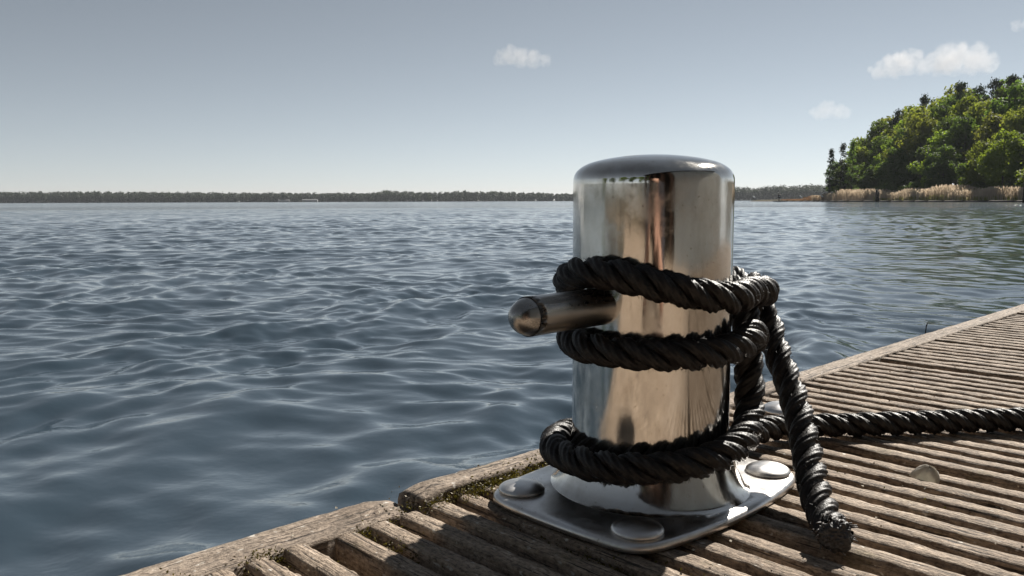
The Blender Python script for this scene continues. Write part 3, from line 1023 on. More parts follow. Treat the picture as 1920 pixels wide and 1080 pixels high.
# moss: tufts along the inner side of the edge boards and in groove ends
def moss():
    rng = np.random.RandomState(12)
    P = []
    def scatter(n, x, sx, y, sy, z, sz):
        P.append(np.stack([rng.normal(x, sx, n), rng.normal(y, sy, n), z + np.abs(rng.normal(0, sz, n))], -1))
    scatter(900, -0.452, 0.008, 0.425, 0.032, -0.001, 0.003)
    scatter(420, -0.459, 0.005, 0.47, 0.05, 0.000, 0.003)
    scatter(200, -0.456, 0.005, 0.37, 0.02, -0.002, 0.002)
    scatter(230, -0.448, 0.010, 0.305, 0.010, -0.007, 0.003)
    scatter(260, -0.452, 0.007, 0.225, 0.007, -0.006, 0.004)
    scatter(150, -0.455, 0.006, 0.165, 0.010, -0.006, 0.004)
    scatter(110, -0.41, 0.012, 0.30, 0.006, -0.006, 0.002)
    scatter(110, -0.34, 0.010, 0.262, 0.006, -0.004, 0.002)
    scatter(150, -0.30, 0.03, 0.372, 0.006, -0.006, 0.003)
    scatter(130, -0.23, 0.03, 0.40, 0.006, -0.006, 0.003)
    scatter(160, -0.25, 0.04, 0.62, 0.006, -0.008, 0.003)
    for i in range(34):
        y = rng.uniform(0.1, 1.0)
        kk = round((y - GAP0) / PITCH)
        scatter(rng.randint(8, 30), rng.uniform(-0.46, -0.15), 0.008, y, 0.004, -0.008, 0.002)
    P = np.concatenate(P)
    P = np.concatenate([P, P + rng.normal(0, 0.0025, P.shape) * [1, 1.3, 0.3], ])
    Nn = rng.normal(0, 1, P.shape); Nn[:, 2] = np.abs(Nn[:, 2]) * .6; Nn /= np.linalg.norm(Nn, axis=1, keepdims=True)
    v, q = leaf_quads(P, Nn, 0.0010, rng, 0.6)
    m = leaf_mat('moss', (0.045, 0.040, 0.014), (0.15, 0.12, 0.035), 0.25, (1.2, 1.2, 0.6), 90)
    o = link('moss', mesh_np('moss', v, q), m, jetty, False)
    o['kind'] = 'stuff'
    # pale grit and bark crumbs on the ridges
    n = 700
    y = rng.uniform(0.02, 1.15, n); x = rng.uniform(-0.48, -0.10, n)
    G = np.stack([x, y, rng.uniform(-0.0005, 0.0012, n) - 0.006 * (rng.rand(n) < .4)], -1)
    near = rng.normal(0, 1, (260, 3)) * [0.012, 0.05, 0.0006] + [-0.458, 0.41, 0.003]
    G = np.r_[G, near]
    Nn = rng.normal(0, 1, G.shape); Nn /= np.linalg.norm(Nn, axis=1, keepdims=True)
    v, q = leaf_quads(G, Nn, 0.0011, rng, 0.7)
    o = link('grit', mesh_np('grit', v, q), simple_mat('pale_grit', (0.42, 0.38, 0.31), 0.9, 0.2, 500, 0.6), jetty, False)
    o['kind'] = 'stuff'
moss()

# lone polished bolt head further along the jetty, part of its plank
def dome_bolt(name, r, h, parent, loc, m=M_PLATE):
    prof = [(0.0001, h)] + [(r * math.sin(t), h * 0.14 + h * 0.86 * math.cos(t)) for t in np.linspace(0.12, PI / 2, 12)] + [(r * 0.985, h * 0.06), (r * 0.93, 0.0), (r * .9, -0.006)]
    o = link(name, lathe(name, prof[::-1], 40), m, parent)
    o.location = loc
    return o

# ------------------------------------------------------------------ bollard
BX, BY = 0.10115, 0.59730
boll = empty('mooring_bollard', (BX, BY, 0), ANG)
tag(boll, 'polished stainless steel mooring bollard with cross pin bolted to the planks', 'bollard')
RT = 0.057
def tube_profile():
    zt = 0.2475
    p = [(0.0735, 0.0072), (0.0715, 0.0085), (0.0690, 0.0112), (0.0662, 0.0158), (0.0634, 0.0220), (0.0608, 0.0290), (0.0588, 0.0360), (0.0575, 0.0430), (RT, 0.0500)]
    p += [(RT, z) for z in np.linspace(0.06, 0.226, 14)]
    top = [(0.057, 0.2275), (0.0568, 0.2305), (0.0559, 0.2335), (0.0541, 0.2362), (0.0510, 0.2388), (0.0465, 0.2412), (0.0400, 0.2432), (0.0320, 0.2449), (0.0230, 0.2462), (0.0120, 0.2472), (0.0002, 0.2475)]
    c = smooth_curve([(r, 0, z) for r, z in top], 4)
    p += [(max(0.0002, q[0]), q[2]) for q in c]
    return p
tube = link('tube', lathe('tube', tube_profile(), 128), M_TUBE, boll)

def plate_mesh():
    # outline: rectangle with bulging sides and rounded corners; local x short, y long
    hx, hy, bx, by, rc = 0.0700, 0.1020, 0.0120, 0.0050, 0.016
    out = []
    def side(a, b, bulge):
        a = Vector(a); b = Vector(b); d = (b - a); nrm = Vector((d.y, -d.x)).normalized()
        for t in np.linspace(0.0, 1.0, 26)[:-1]:
            out.append(a + d * t + nrm * bulge * (1 - (2 * t - 1) ** 2))
    c = [(hx, -hy), (hx, hy), (-hx, hy), (-hx, -hy)]
    side(c[0], c[1], bx); side(c[1], c[2], by); side(c[2], c[3], bx); side(c[3], c[0], by)
    P = np.array([[p.x, p.y] for p in out])
    for _ in range(9):                          # round the corners by relaxing
        P2 = (np.roll(P, 1, 0) + np.roll(P, -1, 0)) / 2
        P = P * 0.5 + P2 * 0.5
    n = len(P)
    rings = []
    cen = P.mean(0)
    d = P - cen; L = np.linalg.norm(d, axis=1, keepdims=True); u = d / L
    for inset, z in ((0.0025, 0.0), (0.0, 0.0015), (0.0, 0.0042), (0.0012, 0.0060), (0.0032, 0.0068), (0.007, 0.0072), (0.016, 0.0074)):
        q = P - u * inset
        rings.append(np.c_[q, np.full(n, z)])
    # inner rings towards the flare circle
    q = P - u * 0.016
    circ = cen + u * 0.0720
    for t in (0.25, 0.5, 0.75, 1.0):
        m_ = q * (1 - t) + circ * t
        rings.append(np.c_[m_, np.full(n, 0.0074 + 0.0003 * t)])
    circ2 = cen + u * 0.05
    rings.append(np.c_[circ2, np.full(n, 0.0070)])
    V = np.concatenate(rings)
    return mesh_np('base_plate', V, grid_quads(len(rings), n, True))
plate = link('base_plate', plate_mesh(), M_PLATE, boll)
for sx in (-1, 1):
    for sy in (-1, 1):
        dome_bolt('bolt', 0.0168, 0.0066, boll, (sx * 0.0520, sy * 0.0815, 0.0076))
# cross pin along local y, rounded cone ends
def pin_mesh(y0, y1, r):
    L_ = y1 - y0
    prof = [(r, 0.0)] + [(r, L_ * t) for t in np.linspace(0.06, 0.86, 12)] + [(r, L_ - 0.018)] + [(max(0.0002, r * math.cos(t)), L_ - 0.018 + 0.018 * math.sin(t)) for t in np.linspace(0.12, PI / 2, 12)]
    return lathe('pin', prof, 48)
for sgn, le in ((-1, 0.1405), (1, 0.086)):
    o = link('pin', pin_mesh(0.05, le, 0.0127), M_PIN, boll)
    o.location = (0, sgn * 0.05, 0.1435)
    o.rotation_euler = (rad(90) if sgn < 0 else rad(-90), 0, 0)
dome_bolt('bolt', 0.0215, 0.0095, planks[1], (-0.4045 - T_IN + 0.0, 0.770 - planks[1].location.y, 0.0008))

# ------------------------------------------------------------------ rope
RR = 0.0106
AX = np.array([BX, BY, 0.0])
cdir = np.array([-BX, -BY]); cdir /= np.linalg.norm(cdir)
caz = math.atan2(cdir[0], cdir[1])
ev = np.array([math.sin(rad(46)), math.cos(rad(46)), 0]); gv = np.array([math.cos(rad(46)), -math.sin(rad(46)), 0])
def cyl(phi, r, z):
    az = caz - rad(phi)
    return AX + np.array([r * math.sin(az), r * math.cos(az), z])
def eg(e_, g_, z):
    return AX + ev * e_ + gv * g_ + np.array([0, 0, z])
R1 = RT + RR + 0.0002
path = [
    (0.760, 0.742, 0.0118), (0.660, 0.7475, 0.0118), (0.560, 0.7490, 0.0118), (0.474, 0.7495, 0.0118), (0.360, 0.7385, 0.0118), (0.284, 0.7300, 0.0120), (0.232, 0.7180, 0.0140),
    cyl(140, 0.0790, 0.0210), cyl(170, 0.0745, 0.0270), cyl(205, 0.0730, 0.0300), cyl(240, 0.0730, 0.0320),
    cyl(268, 0.0708, 0.0335), cyl(295, 0.0710, 0.0350), cyl(330, 0.0715, 0.0370), cyl(360, 0.0705, 0.0395), cyl(390, 0.0700, 0.0430), cyl(420, 0.0695, 0.0480), cyl(442, 0.0700, 0.0540),
    cyl(455, 0.0725, 0.0640), cyl(460, 0.0735, 0.0790), cyl(463, 0.0735, 0.0960), cyl(466, 0.0740, 0.1130), cyl(471, 0.0745, 0.1300),
    cyl(482, 0.0735, 0.1480), cyl(500, R1, 0.1640), cyl(530, R1, 0.1640), cyl(565, R1, 0.1580), cyl(600, R1 - .010, 0.1520), cyl(630, R1 - .011, 0.1510), cyl(655, R1 - .004, 0.1600), cyl(680, R1 + .001, 0.1675),
    cyl(705, R1, 0.1655), cyl(725, R1, 0.1600), cyl(750, R1, 0.1535), cyl(775, R1 + .001, 0.1500),
    eg(0.0560, 0.0480, 0.1490), eg(0.0860, 0.0430, 0.1455), eg(0.1080, 0.0260, 0.1455), eg(0.1160, 0.0030, 0.1490), eg(0.1020, -0.0200, 0.1530), eg(0.0760, -0.0360, 0.1520),
    cyl(905, R1 + .001, 0.1420), cyl(940, R1, 0.1280), cyl(975, R1 - .010, 0.1190), cyl(1005, R1 - .009, 0.1165), cyl(1040, R1 - .002, 0.1155), cyl(1080, R1, 0.1150), cyl(1115, R1, 0.1150), cyl(1145, R1, 0.1165), cyl(1162, 0.0715, 0.1210),
    eg(0.0560, 0.0500, 0.1120), eg(0.0700, 0.0400, 0.1130), eg(0.0800, 0.0300, 0.1230), eg(0.0870, 0.0160, 0.1370), eg(0.1030, 0.0060, 0.1410), eg(0.1180, 0.0130, 0.1340),
]
hang = [(0.2065, 0.6640, 0.1210), (0.2079, 0.6500, 0.1031), (0.2105, 0.6300, 0.0835), (0.2125, 0.6100, 0.0652), (0.2104, 0.5850, 0.0477), (0.2066, 0.5600, 0.0325), (0.2020, 0.5350, 0.0210), (0.1995, 0.5120, 0.0140), (0.1980, 0.4970, 0.0118), (0.1975, 0.4865, 0.0118)]
path = [np.array(p, float) for p in path] + [np.array(p, float) for p in hang]

rope = empty('mooring_rope', (0.3, 0.74, 0.0))
tag(rope, 'thick black three strand rope wound round the steel bollard, its end hanging to the deck', 'rope')
def build_rope():
    c = smooth_curve(path, 22)
    # light smoothing keeps the bends round
    for _ in range(30):
        c[1:-1] = c[1:-1] * 0.5 + (c[:-2] + c[2:]) * 0.25
    c, s = resample(c, 0.0013)
    T, Nn, B = frames(c)
    lay = 0.057                                # length of one turn of a strand
    rs = RR * 0.475; off = RR * 0.54
    nseg = 40
    al = np.linspace(0, 2 * PI, nseg, endpoint=False)
    wob = np.array([1 + 0.05 * mnoise.noise(Vector((t * 40, 0, 0))) for t in s])
    org = np.array(rope.location)
    cents = []
    for k in range(3):
        th = 2 * PI * s / lay + k * 2 * PI / 3 + 0.35 * np.sin(s * 19)
        ctr = c + (Nn * np.cos(th)[:, None] + B * np.sin(th)[:, None]) * off * wob[:, None]
        t2, n2, b2 = frames(ctr)
        # yarns: fine lobes twisted the other way round
        tw = -2 * PI * s / 0.046
        nl = 7
        lob = np.abs(np.sin(0.5 * nl * (al[None, :] + tw[:, None])))
        rad_ = rs * wob[:, None] * (0.80 + 0.31 * lob)
        nz = np.array([[mnoise.noise(Vector((a * 300, k * 7.0, j * 0.6))) for j in range(nseg)] for a in s[::2]])
        nz = np.repeat(nz, 2, axis=0)[:len(s)]
        rad_ = rad_ * (1 + 0.05 * nz)
        V = ctr[:, None, :] + (n2[:, None, :] * np.cos(al)[None, :, None] + b2[:, None, :] * np.sin(al)[None, :, None]) * rad_[..., None]
        V = V - org
        me = mesh_np('strand', V.reshape(-1, 3), grid_quads(len(c), nseg, True)[:, ::-1])
        link('strand', me, M_ROPE, rope)
        cents.append((ctr, n2, b2))
    # loose fibres standing off the lay
    rng = np.random.RandomState(5)
    n = 14000
    i = rng.randint(0, len(c) - 1, n)
    a = rng.uniform(0, 2 * PI, n)
    rdir = Nn[i] * np.cos(a)[:, None] + B[i] * np.sin(a)[:, None]
    p0 = c[i] + rdir * (RR * 0.86)
    d = rdir * rng.uniform(0.3, 1.0, (n, 1)) + T[i] * rng.normal(0, 0.9, (n, 1)) + rng.normal(0, 0.35, (n, 3))
    d /= np.linalg.norm(d, axis=1, keepdims=True)
    ln = rng.uniform(0.0015, 0.0050, n)[:, None]
    side = np.cross(d, rng.normal(0, 1, (n, 3))); side /= np.linalg.norm(side, axis=1, keepdims=True)
    w = 0.00016
    V = np.stack([p0 - side * w, p0 + side * w, p0 + d * ln * .6 + side * w * .7 + rdir * 0.0002, p0 + d * ln], 1).reshape(-1, 3) - org
    o = link('loose_fibre', mesh_np('loose_fibre', V, np.arange(4 * n).reshape(-1, 4)), M_ROPE, rope, False)
    o['kind'] = 'stuff'
    # fused, frayed end: a rough dark plug with stubby yarn ends round it
    e = c[-1]; t = T[-1]
    bm = bmesh.new()
    bmesh.ops.create_icosphere(bm, subdivisions=5, radius=1.0)
    rot = Vector(t).to_track_quat('Z', 'Y').to_matrix().to_4x4()
    bmesh.ops.transform(bm, matrix=rot @ Matrix.Diagonal((RR * 0.92, RR * 0.90, RR * 0.75, 1)), verts=bm.verts)
    for v in bm.verts:
        k = 1 + 0.22 * mnoise.noise(v.co * 150) + 0.20 * mnoise.noise(v.co * 420) + 0.12 * mnoise.noise(v.co * 900)
        v.co = v.co * k + Vector(e + t * 0.001) - Vector(org)
    m = simple_mat('melted_rope_end', (0.035, 0.032, 0.032), 0.45, 0.5, 420, 0.9, 0.8, 0.001)
    link('melted_end', bm_mesh('melted_end', bm), m, rope)
    bm = bmesh.new()
    for q in range(110):
        a = rng.uniform(0, 2 * PI); r = RR * rng.uniform(0.55, 1.0)
        rd = Vector(Nn[-1] * math.cos(a) + B[-1] * math.sin(a))
        p0 = Vector(e - t * rng.uniform(-0.002, 0.010)) + rd * r - Vector(org)
        d = (Vector(t) * rng.uniform(0.4, 1.0) + rd * rng.uniform(0.0, 0.7) + Vector(rng.normal(0, .25, 3))).normalized()
        bm_cyl(bm, p0, p0 + d * rng.uniform(0.002, 0.0055), 0.0007, 0.0004, 5)
    mf = simple_mat('frayed_yarn', (0.10, 0.09, 0.085), 0.5, 0.5, 300, 0.8)
    o = link('frayed_yarn', bm_mesh('frayed_yarn', bm), mf, rope)
    o['kind'] = 'stuff'
build_rope()

# ------------------------------------------------------------------ small off-white shell in the deck joint
def shell():
    nu, nv = 16, 40
    V = np.zeros((nu, nv, 3))
    for i in range(nu):
        for j in range(nv):
            t = i / (nu - 1); a = -2.05 + 4.1 * j / (nv - 1)
            th = t * (1.45 + 0.18 * mnoise.noise(Vector((a * 2.3, 1.0, 4.0))))
            rr = math.sin(th) * (1 + 0.07 * math.sin(a * 8) * t + 0.12 * mnoise.noise(Vector((a * 1.5, t * 2, 9.0))))
            V[i, j] = (0.0112 * rr * math.sin(a), 0.0085 * rr * math.cos(a), 0.0165 * math.cos(th) + 0.0012 * mnoise.noise(Vector((a * 3, t * 4, 2))))
    me = mesh_np('shell', V.reshape(-1, 3), grid_quads(nu, nv))
    m = leaf_mat('shell', (0.70, 0.67, 0.60), (0.85, 0.82, 0.76), 0.5, (1.0, 1.0, 0.95), 260)
    o = link('shell', me, m)
    md = o.modifiers.new('thickness', 'SOLIDIFY'); md.thickness = 0.0011
    o.location = (0.3229, 0.6290, -0.0065)
    o.rotation_euler = (rad(-14), rad(-12), rad(150))
    tag(o, 'small off white shell stuck upright in the joint between two planks', 'shell')
shell()

# a thin reed stalk sticking up at the jetty edge
def stalk():
    bm = bmesh.new()
    bm_cyl(bm, (0, 0, -0.02), (0.003, 0.001, 0.010), 0.0010, 0.0014, 6)
    bm_cyl(bm, (0.003, 0.001, 0.010), (0.008, 0.003, 0.020), 0.0016, 0.0004, 6)
    o = link('reed_stalk', bm_mesh('reed_stalk', bm), M_OLDWOOD)
    o.scale = (0.7, 0.7, 0.7)
    o.location = (0.690, 1.366, -0.002)
    tag(o, 'thin dark reed stalk poking up beyond the jetty edge', 'stalk')
stalk()

# ------------------------------------------------------------------ behind the camera (seen mirrored in the steel)
M_WALLG = simple_mat('grey_boards', (0.50, 0.51, 0.49), 0.8, 0.3, 2.0, 0.12)
M_BRICK = simple_mat('brown_red_post', (0.17, 0.10, 0.068), 0.7, 0.3, 6.0, 0.3)
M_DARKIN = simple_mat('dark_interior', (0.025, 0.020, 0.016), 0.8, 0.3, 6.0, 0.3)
def boathouse():
    # local x runs along the jetty (local y of the jetty), front wall faces the water
    root = empty('boathouse', tuple(Vector((math.cos(ANG) * 1.9, math.sin(ANG) * 1.9, -0.03))), ANG)
    bm = bmesh.new(); bm_box(bm, (1.6, 1.55, 1.40), (3.2, 4.1, 2.80))
    link('wall', bm_mesh('wall', bm), M_WALLG, root, False)
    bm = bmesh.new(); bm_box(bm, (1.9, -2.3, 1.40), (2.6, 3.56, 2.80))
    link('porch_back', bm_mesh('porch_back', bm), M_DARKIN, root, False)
    bm = bmesh.new()
    vs = [bm.verts.new(p) for p in [(-0.35, -4.4, 2.803), (3.6, -4.4, 2.803), (3.6, 3.9, 2.803), (-0.35, 3.9, 2.803), (1.6, -4.4, 4.1), (1.6, 3.9, 4.1)]]
    for f in ((0, 4, 5, 3), (1, 2, 5, 4), (0, 1, 4), (2, 3, 5), (3, 2, 1, 0)):
        bm.faces.new([vs[i] for i in f])
    link('roof', bm_mesh('roof', bm), simple_mat('dark_roof', (0.05, 0.045, 0.04), 0.8), root, False)
    for y in (-0.72, -1.5, -2.4, -3.3, -4.1):
        bm = bmesh.new(); bm_box(bm, (0.12, y, 1.40), (0.20, 0.20, 2.79))
        link('post', bm_mesh('post', bm), M_BRICK, root, False)
    tag(root, 'grey boathouse with brown red posts along the landward side of the jetty', 'building')
boathouse()
for i, (x, y, h) in enumerate([(-34, -14, 9), (-27, -22, 11), (-20, -26, 10), (-12, -25, 9), (-5, -22, 11), (2, -20, 10), (9, -16, 10), (-38, -6, 8)]):
    tree('broadleaf_tree', x, y, bank_z(min(y, -9)), h, 1.2, 'round', i, (M_LEAF_DARK, M_LEAF_SPRING)[i % 2], i * 1.1,
         'leafy tree on the bank behind the photographer, %s from the left' % ORD[7 - i if i < 7 else 0], 'trees on the bank behind')

def pier():
    """second, paler pier running off to the left behind the photographer"""
    root = empty('wooden_pier', (-3.5, -4.3, 0.0), rad(4))
    bm = bmesh.new(); bm_box(bm, (0, 0, -0.02), (0.19, 1.3, 0.04))
    me = bm_mesh('plank', bm); me.materials.append(M_EDGE)
    for i in range(110):
        o = bpy.data.objects.new('plank', me); COL.objects.link(o); o.parent = root
        o.location = (-0.2 * i, 0, 0.003 * math.sin(i * 2.1))
    bm = bmesh.new()
    for i in range(9):
        bm_cyl(bm, (-2.6 * i, 0.62, -1.8), (-2.6 * i, 0.62, 0.25), 0.09, 0.09, 10)
        o = link('pile', bm_mesh('pile', bm), M_OLDWOOD, root); bm = bmesh.new()
    bm.free()
    tag(root, 'pale wooden pier running off to the left, mirrored in the bollard', 'pier')
pier()

def side_wood():
    rng = np.random.RandomState(19)
    Ps, Ns = [], []
    for y in np.arange(-620, 520, 7.0):
        for row in range(2):
            h = rng.uniform(13, 20)
            n = 120
            d = rng.normal(0, 1, (n, 3)); d /= np.linalg.norm(d, axis=1, keepdims=True)
            P = d * rng.uniform(.6, 1, (n, 1)) * [h * .36, h * .36, h * .52] + [-760 - row * 12 + rng.uniform(-4, 4), y, WZ + h * .5]
            P[:, 2] = np.maximum(P[:, 2], WZ + .3)
            Ps.append(P); Ns.append(d)
    v, q = leaf_quads(np.concatenate(Ps), np.concatenate(Ns), 1.4, rng)
    o = link('side_wood', mesh_np('side_wood', v, q), M_FARLEAF, None, False)
    tag(o, 'band of woodland along the shore to the left', 'woodland', kind='stuff')
side_wood()

def photographer():
    """lying on the planks, propped on the elbows, seen only as a dark reflection in the steel"""
    root = empty('person', (0.0, -0.75, 0.0))
    J = {'pelvis': (0.02, -1.02, .13, .125), 'waist': (0.01, -.84, .15, .115), 'chest': (0, -.62, .20, .130), 'upper': (0, -.50, .235, .110), 'neck': (0, -.40, .265, .055), 'chin': (0, -.33, .265, .068), 'skull': (0, -.30, .305, .082), 'crown': (0, -.325, .345, .060)}
    E_ = [('pelvis', 'waist'), ('waist', 'chest'), ('chest', 'upper'), ('upper', 'neck'), ('neck', 'chin'), ('chin', 'skull'), ('skull', 'crown')]
    for sg, sd in ((-1, 'l'), (1, 'r')):
        J.update({sd + 'sh': (sg * .17, -.48, .215, .062), sd + 'el': (sg * .175, -.24, .045, .045), sd + 'fa': (sg * .125, -.165, .11, .038), sd + 'wr': (sg * .078, -.105, .170, .026), sd + 'pa': (sg * .066, -.085, .190, .030),
                  sd + 'hip': (sg * .10, -1.12, .115, .095), sd + 'kn': (sg * .15, -1.52, .060, .058), sd + 'an': (sg * .17, -1.92, .055, .038), sd + 'to': (sg * .20, -2.03, .035, .030)})
        E_ += [('upper', sd + 'sh'), (sd + 'sh', sd + 'el'), (sd + 'el', sd + 'fa'), (sd + 'fa', sd + 'wr'), (sd + 'wr', sd + 'pa'), ('pelvis', sd + 'hip'), (sd + 'hip', sd + 'kn'), (sd + 'kn', sd + 'an'), (sd + 'an', sd + 'to')]
    def skin(name, J, E_, rootname, sub=2):
        names = list(J)
        me = bpy.data.meshes.new(name)
        me.from_pydata([Vector(J[k][:3]) - root.location for k in names], [(names.index(a), names.index(b)) for a, b in E_], [])
        o = bpy.data.objects.new(name, me); COL.objects.link(o)
        o.modifiers.new('skin', 'SKIN')
        for k, v in zip(names, me.skin_vertices[0].data):
            v.radius = (J[k][3], J[k][3]); v.use_root = (k == rootname)
        md = o.modifiers.new('sub', 'SUBSURF'); md.levels = sub; md.render_levels = sub
        bpy.context.view_layer.update()
        ev_ = o.evaluated_get(bpy.context.evaluated_depsgraph_get())
        m2 = bpy.data.meshes.new_from_object(ev_)
        bpy.data.objects.remove(o)
        m2.name = name
        return m2
    M_SKIN = simple_mat('skin', (0.40, 0.235, 0.17), 0.55, 0.4, 14, 0.08, 0.05)
    M_CLOTH = simple_mat('dark_clothing', (0.022, 0.022, 0.026), 0.9, 0.2, 20, 0.3)
    M_HAIR = simple_mat('dark_hair', (0.020, 0.014, 0.010), 0.6, 0.4, 60, 0.3)
    me = skin('body', J, E_, 'pelvis')
    for m in (M_CLOTH, M_SKIN, M_HAIR): me.materials.append(m)
    for p in me.polygons:
        c = p.center + root.location
        if c.y > -.205 and c.z < .24: p.material_index = 1
        elif c.y > -.375 and c.z > .215: p.material_index = 2 if (c.z > .345 or c.y < -.32) else 1
        else: p.material_index = 0
    link('body', me, None, root)
    for sg in (-1, 1):
        for f in range(5):
            if f < 4:
                z = .208 - f * .017; L_ = (0.95, 1.05, 1.0, .8)[f]
                F = {'a': (sg * .064, -.088, z, .0095), 'b': (sg * .060, -.052, z + .002, .0090), 'c': (sg * .046, -.030 + .006 * (1 - L_), z + .001, .0085), 'd': (sg * .030, -.028, z - .003, .0075)}
            else:
                F = {'a': (sg * .064, -.095, .195, .011), 'b': (sg * .050, -.104, .212, .0100), 'c': (sg * .034, -.103, .218, .0090), 'd': (sg * .022, -.102, .219, .0080)}
            link('finger', skin('finger', F, [('a', 'b'), ('b', 'c'), ('c', 'd')], 'a', 1), M_SKIN, root)
    tag(root, 'person in dark clothes lying on the planks holding a camera, mirrored in the bollard', 'person')
    cr = empty('hand_camera', (0, -0.062, 0.215))
    bm = bmesh.new(); bm_box(bm, (0, 0, 0), (0.125, 0.045, 0.078)); bm_box(bm, (0, 0, 0.047), (0.045, 0.040, 0.022))
    bmesh.ops.bevel(bm, geom=bm.edges[:], offset=0.004, segments=2, affect='EDGES')
    link('camera_body', bm_mesh('camera_body', bm), M_DARKIN, cr)
    bm = bmesh.new(); bm_cyl(bm, (0, 0.020, 0), (0, 0.052, 0), 0.032, 0.030, 24)
    link('lens_barrel', bm_mesh('lens_barrel', bm), M_DARKIN, cr)
    tag(cr, 'black camera held low over the deck, mirrored in the bollard', 'camera')
photographer()

# ------------------------------------------------------------------ clouds
def cloud(name, puffs, dens, nscale, seed, label):
    """puffs: list of (x, y, z, r) in world; one volume mesh hugging them"""
    rc = random.Random(seed * 17)
    small = []
    for (x, y, z, r) in puffs:
        for _ in range(3):
            a = rc.uniform(0.1, PI - 0.1); e = rc.uniform(-0.5, 0.5)
            small.append((x + r * 0.78 * math.cos(a) * 1.2, y + r * 0.5 * e, z + r * 0.70 * math.sin(a) - r * 0.1, r * rc.uniform(0.32, 0.5)))
    # flat-bottomed main puffs carry the small ones
    puffs = puffs + small
    bm = bmesh.new()
    for (x, y, z, r) in puffs:
        bmesh.ops.create_icosphere(bm, subdivisions=3, radius=r * 1.02, matrix=Matrix.Translation((x, y, z)))
    me = bm_mesh(name, bm)
    m = bpy.data.materials.new(name + '_volume'); m.use_nodes = True
    nt = m.node_tree; nt.nodes.clear(); L = nt.links.new
    out = nt.nodes.new('ShaderNodeOutputMaterial')
    pv = nt.nodes.new('ShaderNodeVolumePrincipled')
    pv.inputs['Color'].default_value = (0.74, 0.725, 0.725, 1)
    pv.inputs['Anisotropy'].default_value = 0.35
    geo = nt.nodes.new('ShaderNodeNewGeometry')
    n1 = N(nt, 'ShaderNodeTexNoise', Scale=nscale * 1.7, Detail=8.0, Roughness=0.66)
    L(geo.outputs['Position'], n1.inputs['Vector'])
    last = None
    for (x, y, z, r) in puffs:
        d = N(nt, 'ShaderNodeVectorMath', operation='DISTANCE')
        L(geo.outputs['Position'], d.inputs[0]); d.inputs[1].default_value = (x, y, z)
        mr = N(nt, 'ShaderNodeMapRange'); mr.clamp = True
        mr.inputs[1].default_value = r; mr.inputs[2].default_value = r * 0.25
        mr.inputs[3].default_value = 0.0; mr.inputs[4].default_value = 1.0
        L(d.outputs['Value'], mr.inputs[0])
        if last is None: last = mr.outputs[0]
        else:
            mx = N(nt, 'ShaderNodeMath', operation='MAXIMUM'); L(last, mx.inputs[0]); L(mr.outputs[0], mx.inputs[1]); last = mx.outputs[0]
    # fall-off minus noise -> ragged edge
    nm = N(nt, 'ShaderNodeMath', operation='MULTIPLY_ADD'); L(n1.outputs[0], nm.inputs[0]); nm.inputs[1].default_value = 3.4; nm.inputs[2].default_value = -1.68
    ad = N(nt, 'ShaderNodeMath', operation='ADD'); L(last, ad.inputs[0]); L(nm.outputs[0], ad.inputs[1])
    lim = N(nt, 'ShaderNodeMath', operation='MINIMUM'); L(ad.outputs[0], lim.inputs[0])
    m3 = N(nt, 'ShaderNodeMath', operation='MULTIPLY'); L(last, m3.inputs[0]); m3.inputs[1].default_value = 4.0
    L(m3.outputs[0], lim.inputs[1])
    mr = N(nt, 'ShaderNodeMapRange'); mr.clamp = True
    mr.inputs[1].default_value = 0.08; mr.inputs[2].default_value = 0.75; mr.inputs[3].default_value = 0.0; mr.inputs[4].default_value = dens
    L(lim.outputs[0], mr.inputs[0])
    L(mr.outputs[0], pv.inputs['Density'])
    L(pv.outputs[0], out.inputs['Volume'])
    o = link(name, me, m)
    rm = o.modifiers.new('union', 'REMESH'); rm.mode = 'VOXEL'; rm.voxel_size = min(p[3] for p in puffs) * 0.30
    tag(o, label, 'cloud', 'small clouds above the lake')

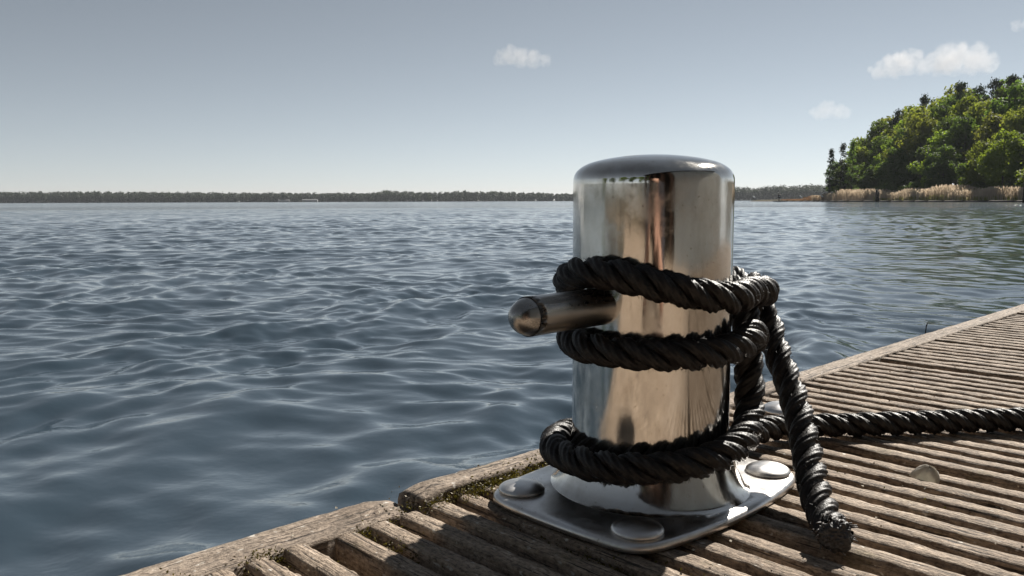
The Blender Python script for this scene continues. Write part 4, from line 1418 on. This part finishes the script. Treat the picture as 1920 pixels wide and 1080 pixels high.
def cp(u, v, d, r):
    """direction given by tangents (right, up) at distance d"""
    return (u * d, d, CAM_H + v * d, r)
D_ = 1100.0
cloud('cloud', [cp(-0.013, 0.166, D_, 11), cp(-0.002, 0.171, D_, 15), cp(0.012, 0.169, D_ + 6, 16), cp(0.026, 0.167, D_, 14), cp(0.040, 0.165, D_, 10)], 0.020, 0.06, 1,
      'small pale cloud standing alone high over the middle of the lake')
cloud('cloud', [cp(0.437, 0.152, D_, 14), cp(0.454, 0.158, D_, 20), cp(0.470, 0.162, D_ + 8, 19), cp(0.487, 0.158, D_, 15), cp(0.507, 0.160, D_, 20), cp(0.525, 0.166, D_ + 8, 25), cp(0.544, 0.164, D_, 23), cp(0.562, 0.161, D_, 17)], 0.021, 0.05, 2,
      'largest cloud, two joined white humps high above the wood')
cloud('cloud', [cp(0.367, 0.103, D_, 12), cp(0.377, 0.107, D_, 13), cp(0.388, 0.104, D_, 12), cp(0.398, 0.103, D_, 9)], 0.017, 0.07, 3,
      'small grey white cloud low in the sky left of the wood')
cloud('cloud', [cp(0.596, 0.203, D_, 9), cp(0.609, 0.205, D_, 11), cp(0.624, 0.204, D_, 11)], 0.015, 0.07, 4,
      'small faint cloud in the upper right corner of the sky')

# ------------------------------------------------------------------ haze
def haze():
    bm = bmesh.new()
    x0, x1, y0, y1, z0, z1 = -7000, 7000, -7000, 7000, WZ - 2.6, 46.0
    bm_box(bm, ((x0 + x1) / 2, (y0 + y1) / 2, (z0 + z1) / 2), (x1 - x0, y1 - y0, z1 - z0))
    m = bpy.data.materials.new('haze'); m.use_nodes = True
    nt = m.node_tree; nt.nodes.clear()
    out = nt.nodes.new('ShaderNodeOutputMaterial')
    pv = nt.nodes.new('ShaderNodeVolumePrincipled')
    pv.inputs['Color'].default_value = (0.86, 0.90, 0.96, 1)
    pv.inputs['Density'].default_value = 0.00006
    pv.inputs['Anisotropy'].default_value = 0.2
    nt.links.new(pv.outputs[0], out.inputs['Volume'])
    o = link('haze', bm_mesh('haze', bm), m, None, False)
    tag(o, 'thin summer haze over the lake', kind='stuff')
haze()
